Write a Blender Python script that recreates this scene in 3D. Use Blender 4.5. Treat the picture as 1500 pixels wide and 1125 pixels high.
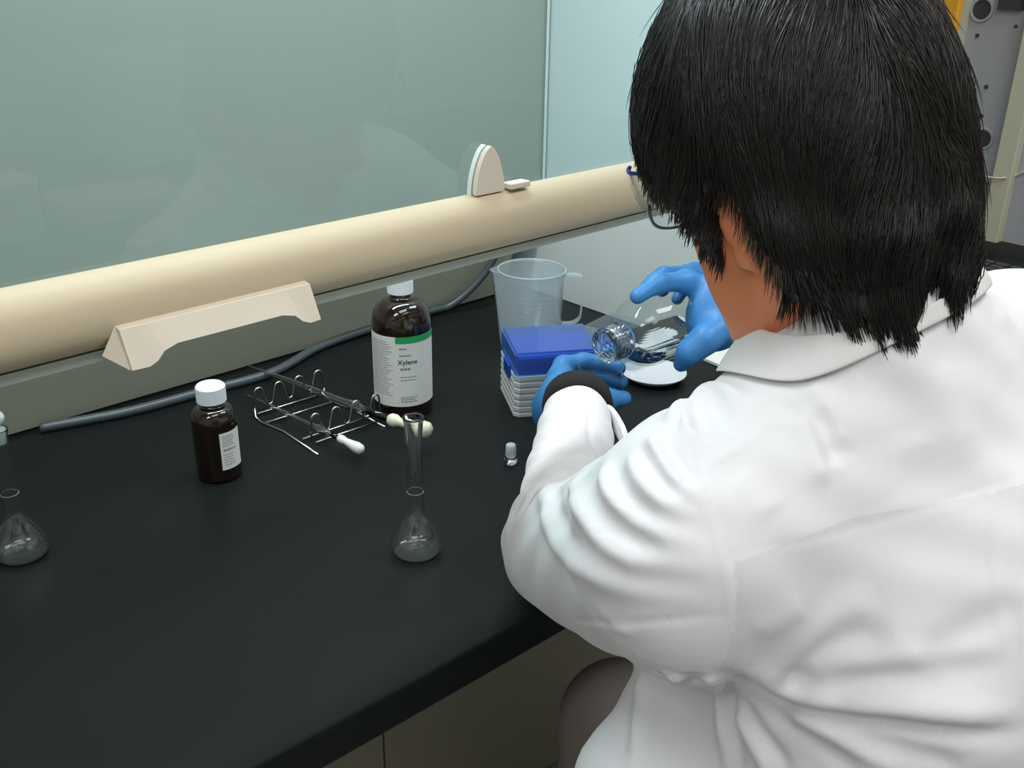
import bpy, bmesh, math, random
import numpy as np
from mathutils import Vector, Matrix
random.seed(7); rng = np.random.default_rng(7)
SC = bpy.context.scene
for o in list(bpy.data.objects): bpy.data.objects.remove(o)
COL = SC.collection

# ------------------------------------------------------------------ camera
FPX, CAMH = 1458.0, 0.56
PIT, AZ, ROLL = math.radians(24), math.radians(48), math.radians(1.0)
cF = np.array([math.cos(AZ)*math.cos(PIT), math.sin(AZ)*math.cos(PIT), -math.sin(PIT)])
R0 = np.array([math.sin(AZ), -math.cos(AZ), 0.0]); U0 = np.cross(R0, cF)
cR = R0*math.cos(ROLL)+U0*math.sin(ROLL); cU = -R0*math.sin(ROLL)+U0*math.cos(ROLL)
CC = np.array([0, 0, CAMH])
cam = bpy.data.objects.new('camera', bpy.data.cameras.new('camera')); COL.objects.link(cam)
cam.matrix_world = Matrix(((cR[0], cU[0], -cF[0], 0), (cR[1], cU[1], -cF[1], 0), (cR[2], cU[2], -cF[2], CAMH), (0, 0, 0, 1)))
cam.data.sensor_width = 36; cam.data.lens = FPX/1500*36; cam.data.clip_start = 0.02
SC.camera = cam
def ray(x, y): return cF + cR*(x-750)/FPX - cU*(y-562.5)/FPX
def pz(x, y, z=0.0): d = ray(x, y); return CC + d*((z-CAMH)/d[2])
def pyy(x, y, Y): d = ray(x, y); return CC + d*(Y/d[1])
def pt(x, y, t): return CC + ray(x, y)*t

# ------------------------------------------------------------------ light, exposure
FLOOR, CEIL = -0.76, 1.95
SC.view_settings.view_transform = 'Standard'; SC.view_settings.look = 'None'
SC.view_settings.gamma = 1; SC.view_settings.use_curve_mapping = False
SC.view_settings.exposure = 0.0
W = bpy.data.worlds.new('world'); SC.world = W; W.use_nodes = True
W.node_tree.nodes['Background'].inputs[0].default_value = (0.75, 0.85, 0.9, 1)
W.node_tree.nodes['Background'].inputs[1].default_value = 0.25
def area(name, loc, sx, sy, power, colr=(1, 1, 1), rot=(0, 0, 0)):
    l = bpy.data.lights.new(name, 'AREA'); l.shape = 'RECTANGLE'; l.size = sx; l.size_y = sy
    l.energy = power; l.color = colr
    o = bpy.data.objects.new(name, l); COL.objects.link(o); o.location = loc; o.rotation_euler = rot
    return o
ROOM_C = (1.0, 0.975, 0.98)
area('ceiling_lamp_near', (0.1, -0.35, CEIL-0.06), 1.2, 0.5, 14, ROOM_C)
area('ceiling_lamp_left', (-1.6, -0.35, CEIL-0.06), 1.2, 0.5, 26, ROOM_C)
area('ceiling_lamp_right', (1.9, 0.05, CEIL-0.06), 1.2, 0.5, 24, ROOM_C)
area('fill_lamp_rear', (0.2, -1.2, CEIL-0.06), 1.2, 0.4, 10, ROOM_C)  # added fill, brightens the rear bench so its reflection shows in the sash
area('hood_lamp', (0.55, 0.95, 1.07), 1.1, 0.12, 10.5, (0.94, 0.975, 1.0))

# ------------------------------------------------------------------ materials
def mat(name, colr, rough=0.5, metal=0.0, trans=0.0, ior=1.45, spec=0.5, var=0.0, vscale=20, bump=0.0, bscale=80, sss=0.0, sheen=0.0, coat=0.0, col2=None, alpha=1.0):
    m = bpy.data.materials.new(name); m.use_nodes = True
    nt = m.node_tree; b = nt.nodes['Principled BSDF']; L = nt.links
    b.inputs['Base Color'].default_value = (*colr, 1); b.inputs['Roughness'].default_value = rough
    b.inputs['Metallic'].default_value = metal; b.inputs['Transmission Weight'].default_value = trans
    b.inputs['IOR'].default_value = ior; b.inputs['Specular IOR Level'].default_value = spec
    b.inputs['Subsurface Weight'].default_value = sss; b.inputs['Subsurface Scale'].default_value = 0.01
    b.inputs['Sheen Weight'].default_value = sheen; b.inputs['Coat Weight'].default_value = coat
    b.inputs['Alpha'].default_value = alpha
    tc = nt.nodes.new('ShaderNodeTexCoord')
    if var > 0:
        n = nt.nodes.new('ShaderNodeTexNoise'); n.inputs['Scale'].default_value = vscale; n.inputs['Detail'].default_value = 6
        r = nt.nodes.new('ShaderNodeMix'); r.data_type = 'RGBA'
        c2 = col2 if col2 else tuple(min(1, c*(1-var)) for c in colr)
        r.inputs[6].default_value = (*colr, 1); r.inputs[7].default_value = (*c2, 1)
        L.new(tc.outputs['Object'], n.inputs['Vector']); L.new(n.outputs['Fac'], r.inputs[0]); L.new(r.outputs[2], b.inputs['Base Color'])
    if bump > 0:
        n = nt.nodes.new('ShaderNodeTexNoise'); n.inputs['Scale'].default_value = bscale; n.inputs['Detail'].default_value = 4
        bp = nt.nodes.new('ShaderNodeBump'); bp.inputs['Strength'].default_value = bump; bp.inputs['Distance'].default_value = 0.002
        L.new(tc.outputs['Object'], n.inputs['Vector']); L.new(n.outputs['Fac'], bp.inputs['Height']); L.new(bp.outputs[0], b.inputs['Normal'])
    return m
def pane_mat(name, tint, ior=1.5, rough=0.0, haze=0.0, hcol=(1, 1, 1)):
    m = bpy.data.materials.new(name); m.use_nodes = True; nt = m.node_tree; nt.nodes.clear(); L = nt.links
    out = nt.nodes.new('ShaderNodeOutputMaterial'); mx = nt.nodes.new('ShaderNodeMixShader'); fr = nt.nodes.new('ShaderNodeFresnel')
    tr = nt.nodes.new('ShaderNodeBsdfTransparent'); gl = nt.nodes.new('ShaderNodeBsdfGlossy')
    tr.inputs[0].default_value = (*tint, 1); gl.inputs['Roughness'].default_value = rough; fr.inputs['IOR'].default_value = ior
    src = tr
    if haze > 0:
        df = nt.nodes.new('ShaderNodeBsdfDiffuse'); df.inputs[0].default_value = (*hcol, 1)
        tl = nt.nodes.new('ShaderNodeBsdfTranslucent'); tl.inputs[0].default_value = (*hcol, 1)
        m1 = nt.nodes.new('ShaderNodeMixShader'); m1.inputs[0].default_value = 0.5; L.new(df.outputs[0], m1.inputs[1]); L.new(tl.outputs[0], m1.inputs[2])
        m2 = nt.nodes.new('ShaderNodeMixShader'); m2.inputs[0].default_value = haze; L.new(tr.outputs[0], m2.inputs[1]); L.new(m1.outputs[0], m2.inputs[2]); src = m2
    ge = nt.nodes.new('ShaderNodeNewGeometry'); mm = nt.nodes.new('ShaderNodeMath'); mm.operation = 'MULTIPLY'; iv = nt.nodes.new('ShaderNodeMath'); iv.operation = 'SUBTRACT'; iv.inputs[0].default_value = 1
    L.new(ge.outputs['Backfacing'], iv.inputs[1]); L.new(fr.outputs[0], mm.inputs[0]); L.new(iv.outputs[0], mm.inputs[1])
    L.new(mm.outputs[0], mx.inputs[0]); L.new(src.outputs[0], mx.inputs[1]); L.new(gl.outputs[0], mx.inputs[2]); L.new(mx.outputs[0], out.inputs[0])
    return m
M = {}
M['worktop'] = mat('black epoxy resin', (0.010, 0.013, 0.013), 0.36, var=0.3, vscale=9, bump=0.04, bscale=500, spec=0.14)
M['cabinet'] = mat('beige laminate', (0.36, 0.33, 0.25), 0.5, var=0.06)
M['hoodback'] = mat('grey green hood liner', (0.40, 0.42, 0.36), 0.55, var=0.05, vscale=4)
M['baffle'] = mat('olive grey hood liner', (0.46, 0.46, 0.36), 0.5, var=0.05, vscale=4)
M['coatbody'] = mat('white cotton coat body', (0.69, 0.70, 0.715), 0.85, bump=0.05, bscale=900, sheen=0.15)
M['hoodside'] = mat('pale hood liner', (0.62, 0.68, 0.66), 0.5, var=0.04, vscale=4)
M['strip'] = mat('grey green sealing strip', (0.34, 0.38, 0.33), 0.4)
M['rail'] = mat('cream enamel', (0.57, 0.485, 0.335), 0.55, var=0.04, vscale=6, spec=0.3)
M['handle'] = mat('ivory moulded plastic', (0.64, 0.58, 0.47), 0.45)
M['glass_pane'] = pane_mat('tinted sash glass', (0.90, 0.985, 1.0), 1.5)
M['glass'] = mat('clear glass', (0.97, 1, 0.99), 0.0, trans=1, ior=1.47)
M['glass_thin'] = pane_mat('thin clear glass', (0.93, 0.95, 0.95), 1.47)
M['frost'] = mat('frosted glass', (0.8, 0.88, 0.9), 0.35, trans=0.6, ior=1.4)
M['mark'] = mat('etched ring', (0.35, 0.38, 0.38), 0.4)
M['liquid'] = mat('clear liquid', (0.98, 1, 0.98), 0.0, trans=1, ior=1.36)
M['amber'] = mat('amber glass', (0.012, 0.006, 0.003), 0.04, spec=0.6, coat=0.5)
M['whitecap'] = mat('white ribbed plastic', (0.86, 0.88, 0.90), 0.4)
M['paper'] = mat('white paper label', (0.76, 0.75, 0.71), 0.7)
M['green'] = mat('green print', (0.02, 0.34, 0.10), 0.6)
M['ink'] = mat('black print', (0.03, 0.03, 0.03), 0.6)
M['greyink'] = mat('grey print', (0.25, 0.25, 0.25), 0.6)
M['wire'] = mat('steel wire', (0.50, 0.48, 0.44), 0.25, metal=1)
M['bulbwhite'] = mat('white rubber', (0.72, 0.76, 0.78), 0.45, sss=0.2)
M['bulbyellow'] = mat('aged pale yellow rubber', (0.70, 0.73, 0.55), 0.45, sss=0.2)
M['pp'] = pane_mat('translucent polypropylene', (0.88, 0.92, 0.94), 1.45, 0.25, 0.24, (0.78, 0.86, 0.9))
M['pprim'] = pane_mat('translucent polypropylene rim', (0.85, 0.9, 0.92), 1.45, 0.25, 0.45, (0.8, 0.88, 0.9))
M['tipwhite'] = mat('white rack plastic', (0.60, 0.64, 0.63), 0.45)
M['tipblue'] = mat('blue tip tray', (0.010, 0.065, 0.38), 0.35)
M['tiplid'] = pane_mat('clear blue lid', (0.55, 0.75, 0.97), 1.5, 0.08, 0.20, (0.35, 0.55, 0.9))
M['hose'] = mat('grey plastic hose', (0.06, 0.075, 0.08), 0.3)
M['glove'] = mat('blue nitrile', (0.045, 0.215, 0.50), 0.42, bump=0.25, bscale=120, spec=0.4)
M['cuff'] = mat('black knitted cuff', (0.012, 0.012, 0.013), 0.9, bump=0.5, bscale=900)
M['coat'] = mat('white cotton coat', (0.80, 0.80, 0.81), 0.85, bump=0.05, bscale=900, sheen=0.15)
M['collar'] = mat('white cotton collar', (0.74, 0.73, 0.72), 0.85, bump=0.05, bscale=900)
M['skin'] = mat('skin', (0.80, 0.31, 0.14), 0.5, var=0.25, vscale=25, col2=(0.68, 0.20, 0.09), sss=0.15)
M['hair'] = mat('black hair', (0.010, 0.009, 0.008), 0.38, spec=0.5)
M['hairstrand'] = mat('black hair strands', (0.014, 0.012, 0.010), 0.32, spec=0.55)
M['trouser'] = mat('khaki trousers', (0.20, 0.18, 0.155), 0.9)
M['shoe'] = mat('black shoe leather', (0.02, 0.02, 0.02), 0.4)
M['seat'] = mat('black vinyl seat', (0.015, 0.015, 0.015), 0.5)
M['bluetemple'] = mat('blue plastic temple', (0.01, 0.04, 0.5), 0.3)
M['lens'] = pane_mat('safety lens', (0.92, 0.95, 0.95), 1.5)
M['darkrim'] = mat('dark rim', (0.03, 0.04, 0.06), 0.3)
M['whiteplate'] = mat('white enamelled metal', (0.66, 0.72, 0.70), 0.4)
M['dish'] = mat('white plastic dish', (0.62, 0.66, 0.70), 0.4)
M['screw'] = mat('screw metal', (0.3, 0.3, 0.3), 0.3, metal=1)
M['wall'] = mat('painted wall', (0.62, 0.63, 0.60), 0.7, var=0.04, vscale=3)
M['floor'] = mat('grey vinyl floor', (0.30, 0.30, 0.28), 0.4, var=0.15, vscale=30)
M['ceiling'] = mat('ceiling tile', (0.75, 0.75, 0.73), 0.8)
M['equip'] = mat('grey equipment panel', (0.42, 0.44, 0.47), 0.5, var=0.05)
M['creampost'] = mat('cream post enamel', (0.60, 0.60, 0.46), 0.5)
M['hole'] = mat('dark port', (0.05, 0.055, 0.065), 0.4)
M['orange'] = mat('orange panel', (0.85, 0.42, 0.03), 0.5)
M['blackmesh'] = mat('black grille', (0.012, 0.012, 0.013), 0.4)
M['gasket'] = mat('grey gasket', (0.25, 0.28, 0.28), 0.6)

# ------------------------------------------------------------------ helpers
def link(name, me, m=None, parent=None, smooth=False):
    o = bpy.data.objects.new(name, me); COL.objects.link(o)
    if m is not None: me.materials.append(m)
    if parent is not None: o.parent = parent
    if smooth:
        me.polygons.foreach_set('use_smooth', [True]*len(me.polygons))
    return o
def pydata(name, v, f, m, parent=None, smooth=False):
    me = bpy.data.meshes.new(name); me.from_pydata([tuple(map(float, p)) for p in v], [], f); me.update()
    return link(name, me, m, parent, smooth)
def obj(name, bm, m, parent=None, smooth=False, bevel=0):
    if bevel: bmesh.ops.bevel(bm, geom=[e for e in bm.edges], offset=bevel, segments=2, affect='EDGES', profile=0.5)
    bmesh.ops.recalc_face_normals(bm, faces=bm.faces)
    me = bpy.data.meshes.new(name); bm.to_mesh(me); bm.free()
    return link(name, me, m, parent, smooth)
def thing(name, label, cat, group=None, loc=None):
    o = bpy.data.objects.new(name, None); COL.objects.link(o); o['label'] = label; o['category'] = cat
    if group: o['group'] = group
    if loc is not None: o.location = loc
    return o
def tag(o, label, cat, group=None):
    o['label'] = label; o['category'] = cat
    if group: o['group'] = group
    return o
def struct(o): o['kind'] = 'structure'; return o
def boxbm(x0, x1, y0, y1, z0, z1, bm=None):
    bm = bm or bmesh.new()
    v = [bm.verts.new((x, y, z)) for x in (x0, x1) for y in (y0, y1) for z in (z0, z1)]
    for f in ((0, 1, 3, 2), (4, 6, 7, 5), (0, 4, 5, 1), (2, 3, 7, 6), (0, 2, 6, 4), (1, 5, 7, 3)): bm.faces.new([v[i] for i in f])
    return bm
def frame_of(d):
    d = np.array(d, float); d /= np.linalg.norm(d)
    u = np.array([0, 0, 1.0]) if abs(d[2]) < 0.9 else np.array([1.0, 0, 0])
    a = np.cross(u, d); a /= np.linalg.norm(a); b = np.cross(d, a); return a, b, d
def lathe(prof, seg=48, origin=(0, 0, 0), axis=(0, 0, 1), bm=None, closed=False):
    """prof: list of (r, h) revolved about axis; r=0 closes on the axis"""
    bm = bm or bmesh.new(); a, b, d = frame_of(axis); o = np.array(origin, float); rings = []
    for r, h in prof:
        if r < 1e-6: rings.append([bm.verts.new(o+d*h)])
        else: rings.append([bm.verts.new(o+d*h+a*r*math.cos(2*math.pi*i/seg)+b*r*math.sin(2*math.pi*i/seg)) for i in range(seg)])
    pairs = list(zip(rings, rings[1:]))
    if closed: pairs.append((rings[-1], rings[0]))
    for p, q in pairs:
        for i in range(seg):
            j = (i+1) % seg
            if len(p) == 1 and len(q) == 1: continue
            if len(p) == 1: bm.faces.new((p[0], q[i], q[j]))
            elif len(q) == 1: bm.faces.new((p[i], p[j], q[0]))
            else: bm.faces.new((p[i], p[j], q[j], q[i]))
    return bm
def crom(pts, n=8):
    P = [np.array(p, float) for p in pts]; P = [2*P[0]-P[1]]+P+[2*P[-1]-P[-2]]; out = []
    for i in range(1, len(P)-2):
        for k in range(n):
            t = k/n
            out.append(0.5*((2*P[i])+(-P[i-1]+P[i+1])*t+(2*P[i-1]-5*P[i]+4*P[i+1]-P[i+2])*t*t+(-P[i-1]+3*P[i]-3*P[i+1]+P[i+2])*t**3))
    out.append(P[-2]); return out
def tube(pts, rad, seg=10, bm=None, caps=True):
    bm = bm or bmesh.new(); pts = [np.array(p, float) for p in pts]; n = len(pts)
    if not hasattr(rad, '__len__'): rad = [rad]*n
    prev = None; rings = []
    for i in range(n):
        d = pts[min(i+1, n-1)]-pts[max(i-1, 0)]; d /= max(np.linalg.norm(d), 1e-9)
        if prev is None: a, b, _ = frame_of(d)
        else:
            a = prev-d*np.dot(prev, d); a /= np.linalg.norm(a); b = np.cross(d, a)
        prev = a
        rings.append([bm.verts.new(pts[i]+(a*math.cos(2*math.pi*k/seg)+b*math.sin(2*math.pi*k/seg))*rad[i]) for k in range(seg)])
    for p, q in zip(rings, rings[1:]):
        for k in range(seg): bm.faces.new((p[k], p[(k+1) % seg], q[(k+1) % seg], q[k]))
    if caps: bm.faces.new(rings[0][::-1]); bm.faces.new(rings[-1])
    return bm
def extrude_profile(prof, x0, x1, bm=None):
    """prof of (y,z) closed, extruded along X"""
    bm = bm or bmesh.new(); a = [bm.verts.new((x0, y, z)) for y, z in prof]; b = [bm.verts.new((x1, y, z)) for y, z in prof]
    n = len(prof)
    for i in range(n): bm.faces.new((a[i], a[(i+1) % n], b[(i+1) % n], b[i]))
    bm.faces.new(a[::-1]); bm.faces.new(b); return bm
def poly_slab(pts, thick, normal, bm=None):
    bm = bm or bmesh.new(); nrm = np.array(normal, float)
    a = [bm.verts.new(np.array(p)) for p in pts]; b = [bm.verts.new(np.array(p)+nrm*thick) for p in pts]; n = len(pts)
    for i in range(n): bm.faces.new((a[i], a[(i+1) % n], b[(i+1) % n], b[i]))
    bm.faces.new(a[::-1]); bm.faces.new(b); return bm

# ---- signed distance modelling (for bodies, cloth, hands): smooth union of tapered limbs, meshed by surface nets
class Field:
    def __init__(s): s.p = []
    def cap(s, a, b, ra, rb, k=0.02, flat=None, f=1.0, op='u'):
        s.p.append(('c', np.array(a, float), np.array(b, float), ra, rb, k, None if flat is None else np.array(flat, float)/np.linalg.norm(flat), f, op)); return s
    def ell(s, c, axes, r, k=0.02, op='u'):
        s.p.append(('e', np.array(c, float), np.array(axes, float), np.array(r, float), None, k, None, 1, op)); return s
    def chain(s, pts, rad, k=0.02, flat=None, f=1.0):
        for i in range(len(pts)-1): s.cap(pts[i], pts[i+1], rad[i], rad[i+1], k, flat, f)
        return s
    def plane(s, c, n, k=0.01):   # cut away the side n points to
        n = np.array(n, float); n /= np.linalg.norm(n); s.p.append(('p', np.array(c, float), n, None, None, k, None, 1, 'i')); return s
    def __call__(s, P):
        D = None
        for t, a, b, ra, rb, k, fl, f, op in s.p:
            if t == 'c':
                ba = b-a; pa = P-a
                if fl is not None and f != 1:
                    u = fl-ba*np.dot(fl, ba)/max(np.dot(ba, ba), 1e-12); u /= np.linalg.norm(u); q = pa@u; pa = pa+np.outer(q*(1/f-1), u)
                h = np.clip(pa@ba/max(np.dot(ba, ba), 1e-12), 0, 1)
                d = np.linalg.norm(pa-h[:, None]*ba, axis=1)-(ra+(rb-ra)*h)
            elif t == 'e':
                q = (P-a)@b.T; k0 = np.linalg.norm(q/ra, axis=1); k1 = np.linalg.norm(q/(ra*ra), axis=1); d = k0*(k0-1)/np.maximum(k1, 1e-9)
            else: d = (P-a)@b
            if D is None: D = d; continue
            if op == 'u':
                h = np.maximum(k-np.abs(D-d), 0)/k; D = np.minimum(D, d)-h*h*k*0.25
            elif op == 's':
                h = np.maximum(k-np.abs(D+d), 0)/k; D = np.maximum(D, -d)+h*h*k*0.25
            else:
                h = np.maximum(k-np.abs(D-d), 0)/k; D = np.maximum(D, d)+h*h*k*0.25
        return D
    def grad(s, P, e=0.0015):
        g = np.stack([s(P+np.eye(3)[i]*e)-s(P-np.eye(3)[i]*e) for i in range(3)], 1)
        return g/np.maximum(np.linalg.norm(g, axis=1), 1e-9)[:, None]
    def trace(s, x, y, t0=0.3):
        d = ray(x, y); L = np.linalg.norm(d); t = t0
        for _ in range(80):
            q = s((CC+d*t)[None])[0]
            if q < 0.0004: return CC+d*t
            t += q*0.8/L
            if t > 2.2: return None
        return CC+d*t
def nets(F, lo, hi, h, proj=1):
    B = 4; lo = np.array(lo, float); n = np.ceil((np.array(hi)-lo)/h/B).astype(int)
    gi = np.stack(np.meshgrid(*[np.arange(k) for k in n], indexing='ij'), -1).reshape(-1, 3)
    dc = np.concatenate([F(lo+(c*B+B/2)*h) for c in np.array_split(gi, max(1, len(gi)//60000))])
    V = np.repeat(np.repeat(np.repeat(dc.reshape(n), B, 0), B, 1), B, 2)
    near = gi[np.abs(dc) < h*B*1.5]
    off = np.stack(np.meshgrid(*[np.arange(B)]*3, indexing='ij'), -1).reshape(-1, 3)
    for c in np.array_split(near, max(1, len(near)//2000)):
        I = (c[:, None, :]*B+off[None]).reshape(-1, 3); V[I[:, 0], I[:, 1], I[:, 2]] = F(lo+(I+0.0)*h)
    S = V < 0; cube = np.zeros(tuple(k-1 for k in V.shape), int)
    cor = [(i, j, k) for i in (0, 1) for j in (0, 1) for k in (0, 1)]
    sl = lambda A, c: A[c[0]:A.shape[0]-1+c[0], c[1]:A.shape[1]-1+c[1], c[2]:A.shape[2]-1+c[2]]
    for c in cor: cube += sl(S, c)
    act = np.argwhere((cube > 0) & (cube < 8)); idx = -np.ones(cube.shape, int); idx[tuple(act.T)] = np.arange(len(act))
    acc = np.zeros((len(act), 3)); cnt = np.zeros(len(act))
    for a in cor:
        for ax in range(3):
            if a[ax]: continue
            b = list(a); b[ax] = 1
            va = V[tuple((act+a).T)]; vb = V[tuple((act+b).T)]; m = (va < 0) != (vb < 0)
            t = np.where(m, va/np.where(m, va-vb, 1), 0); p = np.tile(np.array(a, float), (len(act), 1)); p[:, ax] = t
            acc[m] += p[m]; cnt[m] += 1
    P = lo+(act+acc/cnt[:, None])*h; faces = []
    for ax in range(3):
        u, v = (ax+1) % 3, (ax+2) % 3
        s0 = [slice(1, -1)]*3; s0[ax] = slice(0, -1); s1 = [slice(1, -1)]*3; s1[ax] = slice(1, None)
        A = S[tuple(s0)]; Bb = S[tuple(s1)]; e = np.argwhere(A != Bb); inn = A[tuple(e.T)]
        e2 = e.copy(); e2[:, u] += 1; e2[:, v] += 1
        q = []
        for du, dv in ((0, 0), (-1, 0), (-1, -1), (0, -1)):
            w = e2.copy(); w[:, u] += du; w[:, v] += dv; q.append(idx[tuple(w.T)])
        q = np.stack(q, 1); q[~inn] = q[~inn][:, ::-1]; faces.append(q)
    Q = np.concatenate(faces); Q = Q[(Q >= 0).all(1)]
    for _ in range(proj):
        d = F(P); g = F.grad(P); P = P-g*np.clip(d, -h, h)[:, None]
    return P, Q
def mesh_np(name, P, Q, m, parent=None, smooth=True):
    me = bpy.data.meshes.new(name); me.vertices.add(len(P)); me.vertices.foreach_set('co', P.astype(np.float32).ravel())
    me.loops.add(Q.size); me.loops.foreach_set('vertex_index', Q.astype(np.int32).ravel())
    me.polygons.add(len(Q)); me.polygons.foreach_set('loop_start', np.arange(0, Q.size, Q.shape[1], dtype=np.int32))
    me.update(calc_edges=True); me.validate()
    return link(name, me, m, parent, smooth)

# ------------------------------------------------------------------ room
X0, X1, Y0, Y1 = -2.6, 3.4, -1.75, 1.55
struct(obj('floor', boxbm(X0, X1, Y0, Y1, FLOOR-0.05, FLOOR), M['floor']))
struct(obj('ceiling', boxbm(X0, X1, Y0, Y1, CEIL, CEIL+0.05), M['ceiling']))
struct(obj('wall_back', boxbm(X0, X1, Y1, Y1+0.05, FLOOR, CEIL), M['wall']))
struct(obj('wall_front', boxbm(X0, X1, Y0-0.05, Y0, FLOOR, CEIL), M['wall']))
struct(obj('wall_left', boxbm(X0-0.05, X0, Y0, Y1, FLOOR, CEIL), M['wall']))
struct(obj('wall_right', boxbm(X1, X1+0.05, Y0, Y1, FLOOR, CEIL), M['wall']))

# ------------------------------------------------------------------ hood enclosure
BY, BK = 0.535, 1.24        # worktop front and back
hi = np.array([0.12, 1.2, 0])
def swing(o, pivot, loc, a):     # the hood stands two degrees out of square with the worktop edge
    c, s = math.cos(a), math.sin(a); dx, dy = loc[0]-pivot[0], loc[1]-pivot[1]
    o.location = (pivot[0]+c*dx-s*dy, pivot[1]+s*dx+c*dy, loc[2]); o.rotation_euler = (0, 0, a)
hood = thing('fume_hood', 'fume hood enclosure with grey green liner behind the black worktop', 'fume hood')
swing(hood, (1.14, 1.243), hi, math.radians(2.0))
def hpart(name, bm, m, **k):
    bmesh.ops.translate(bm, verts=bm.verts, vec=Vector(-hi)); return obj(name, bm, m, hood, **k)
hpart('back_panel', extrude_profile([(1.197, 0.125), (1.197, 1.12), (1.21, 1.12), (1.21, 0.125)], -0.9, 1.139), M['hoodback'])
hpart('lower_baffle', extrude_profile([(1.238, 0.002), (1.196, 0.124), (1.204, 0.124), (1.246, 0.002)], -0.9, 1.085), M['baffle'])
hpart('rear_liner', boxbm(-0.9, 1.139, 1.275, 1.29, 0.002, 1.12), M['hoodback'])
hpart('side_panel', boxbm(1.14, 1.165, 0.845, 1.29, 0.001, 1.12), M['hoodside'])['label'] = 'pale grey right side panel'
hpart('side_panel', boxbm(-0.925, -0.9, 0.7, 1.29, 0.001, 1.12), M['hoodside'])
hpart('top_panel', boxbm(-0.925, 1.165, 0.685, 1.29, 1.12, 1.14), M['hoodside'])
hpart('corner_trim', tube([(1.134, 1.192, 0.126), (1.134, 1.192, 1.1)], 0.0025, 8), M['whiteplate'])
hpart('front_header', boxbm(-0.925, 1.165, 0.64, 0.684, 0.93, 1.14), M['hoodside'])

wt = boxbm(-0.93, 1.45, BY, 1.29, -0.038, 0.0)
tag(obj('worktop', wt, M['worktop'], bevel=0.003), 'black worktop with a thick front edge, carrying the bottles and glassware', 'worktop')
cab = thing('base_cabinet', 'beige base cabinet in shadow below the black worktop', 'cabinet', loc=(0.2, 1.0, FLOOR))
def cpart(name, bm, m):
    bmesh.ops.translate(bm, verts=bm.verts, vec=Vector((-0.2, -1.0, -FLOOR))); return obj(name, bm, m, cab)
cpart('back_panel', boxbm(-0.93, 0.60, 0.93, 0.95, FLOOR+0.002, -0.0395), M['cabinet'])
cpart('back_panel', boxbm(0.604, 1.45, 0.93, 0.95, FLOOR+0.002, -0.0395), M['cabinet'])
cpart('end_panel', boxbm(-0.93, -0.905, 0.56, 0.929, FLOOR+0.002, -0.0395), M['cabinet'])
cpart('end_panel', boxbm(1.425, 1.45, 0.56, 0.929, FLOOR+0.002, -0.0395), M['cabinet'])

# sash: one moving unit
sash = thing('hood_sash', 'raised hood sash: tinted glass pane above a cream bottom rail', 'sash', loc=(0.12, 0.66, 0.33))
swing(sash, (0.747, 0.65), (0.12, 0.66, 0.33), math.radians(2.3))
so = np.array([0.12, 0.66, 0.33])
def spart(name, bm, m, par=None, **k):
    bmesh.ops.translate(bm, verts=bm.verts, vec=Vector(-so)); return obj(name, bm, m, par or sash, **k)
spart('glass_pane', boxbm(-0.88, 1.138, 0.668, 0.673, 0.352, 0.99), M['glass_pane'])
prof = [(0.674, 0.357), (0.668, 0.3595), (0.662, 0.360), (0.655, 0.3585), (0.649, 0.355), (0.6445, 0.350), (0.6415, 0.344), (0.640, 0.337), (0.640, 0.330), (0.6415, 0.323), (0.6445, 0.317), (0.649, 0.3125), (0.655, 0.310), (0.674, 0.310)]
rail = spart('bottom_rail', extrude_profile(prof, -0.88, 1.138), M['rail'], smooth=False)
for p in rail.data.polygons: p.use_smooth = len(p.vertices) == 4
spart('edge_strip', boxbm(-0.88, 1.138, 0.652, 0.672, 0.3025, 0.3098), M['strip'])['label'] = 'pale sealing strip under the rail'
# pull handle: ivory wedge with two feet
hx0, hx1 = 0.210, 0.354
bm = bmesh.new()
xs = [(hx0, 0.622, 0.303), (hx0+0.012, 0.622, 0.3025), (hx0+0.018, 0.6225, 0.305), (hx0+0.024, 0.624, 0.310), (hx0+0.034, 0.625, 0.3125),
      (hx1-0.030, 0.625, 0.3125), (hx1-0.020, 0.624, 0.310), (hx1-0.015, 0.6225, 0.305), (hx1-0.009, 0.622, 0.3025), (hx1, 0.622, 0.303)]
st = []
for x, yo, zo in xs:
    e = -0.010 if x == hx0 else 0.0
    st.append([bm.verts.new((x, 0.6405, 0.3285)), bm.verts.new((x, 0.634, 0.3275)), bm.verts.new((x, yo, zo)), bm.verts.new((x, yo+0.003, zo-0.001)), bm.verts.new((x+e, 0.643, max(zo+0.001, 0.3095)))])
for p, q in zip(st, st[1:]):
    for i in range(5): bm.faces.new((p[i], p[(i+1) % 5], q[(i+1) % 5], q[i]))
bm.faces.new(st[0][::-1]); bm.faces.new(st[-1])
spart('pull_handle', bm, M['handle'])['label'] = 'ivory wedge shaped pull handle with two feet'

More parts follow.
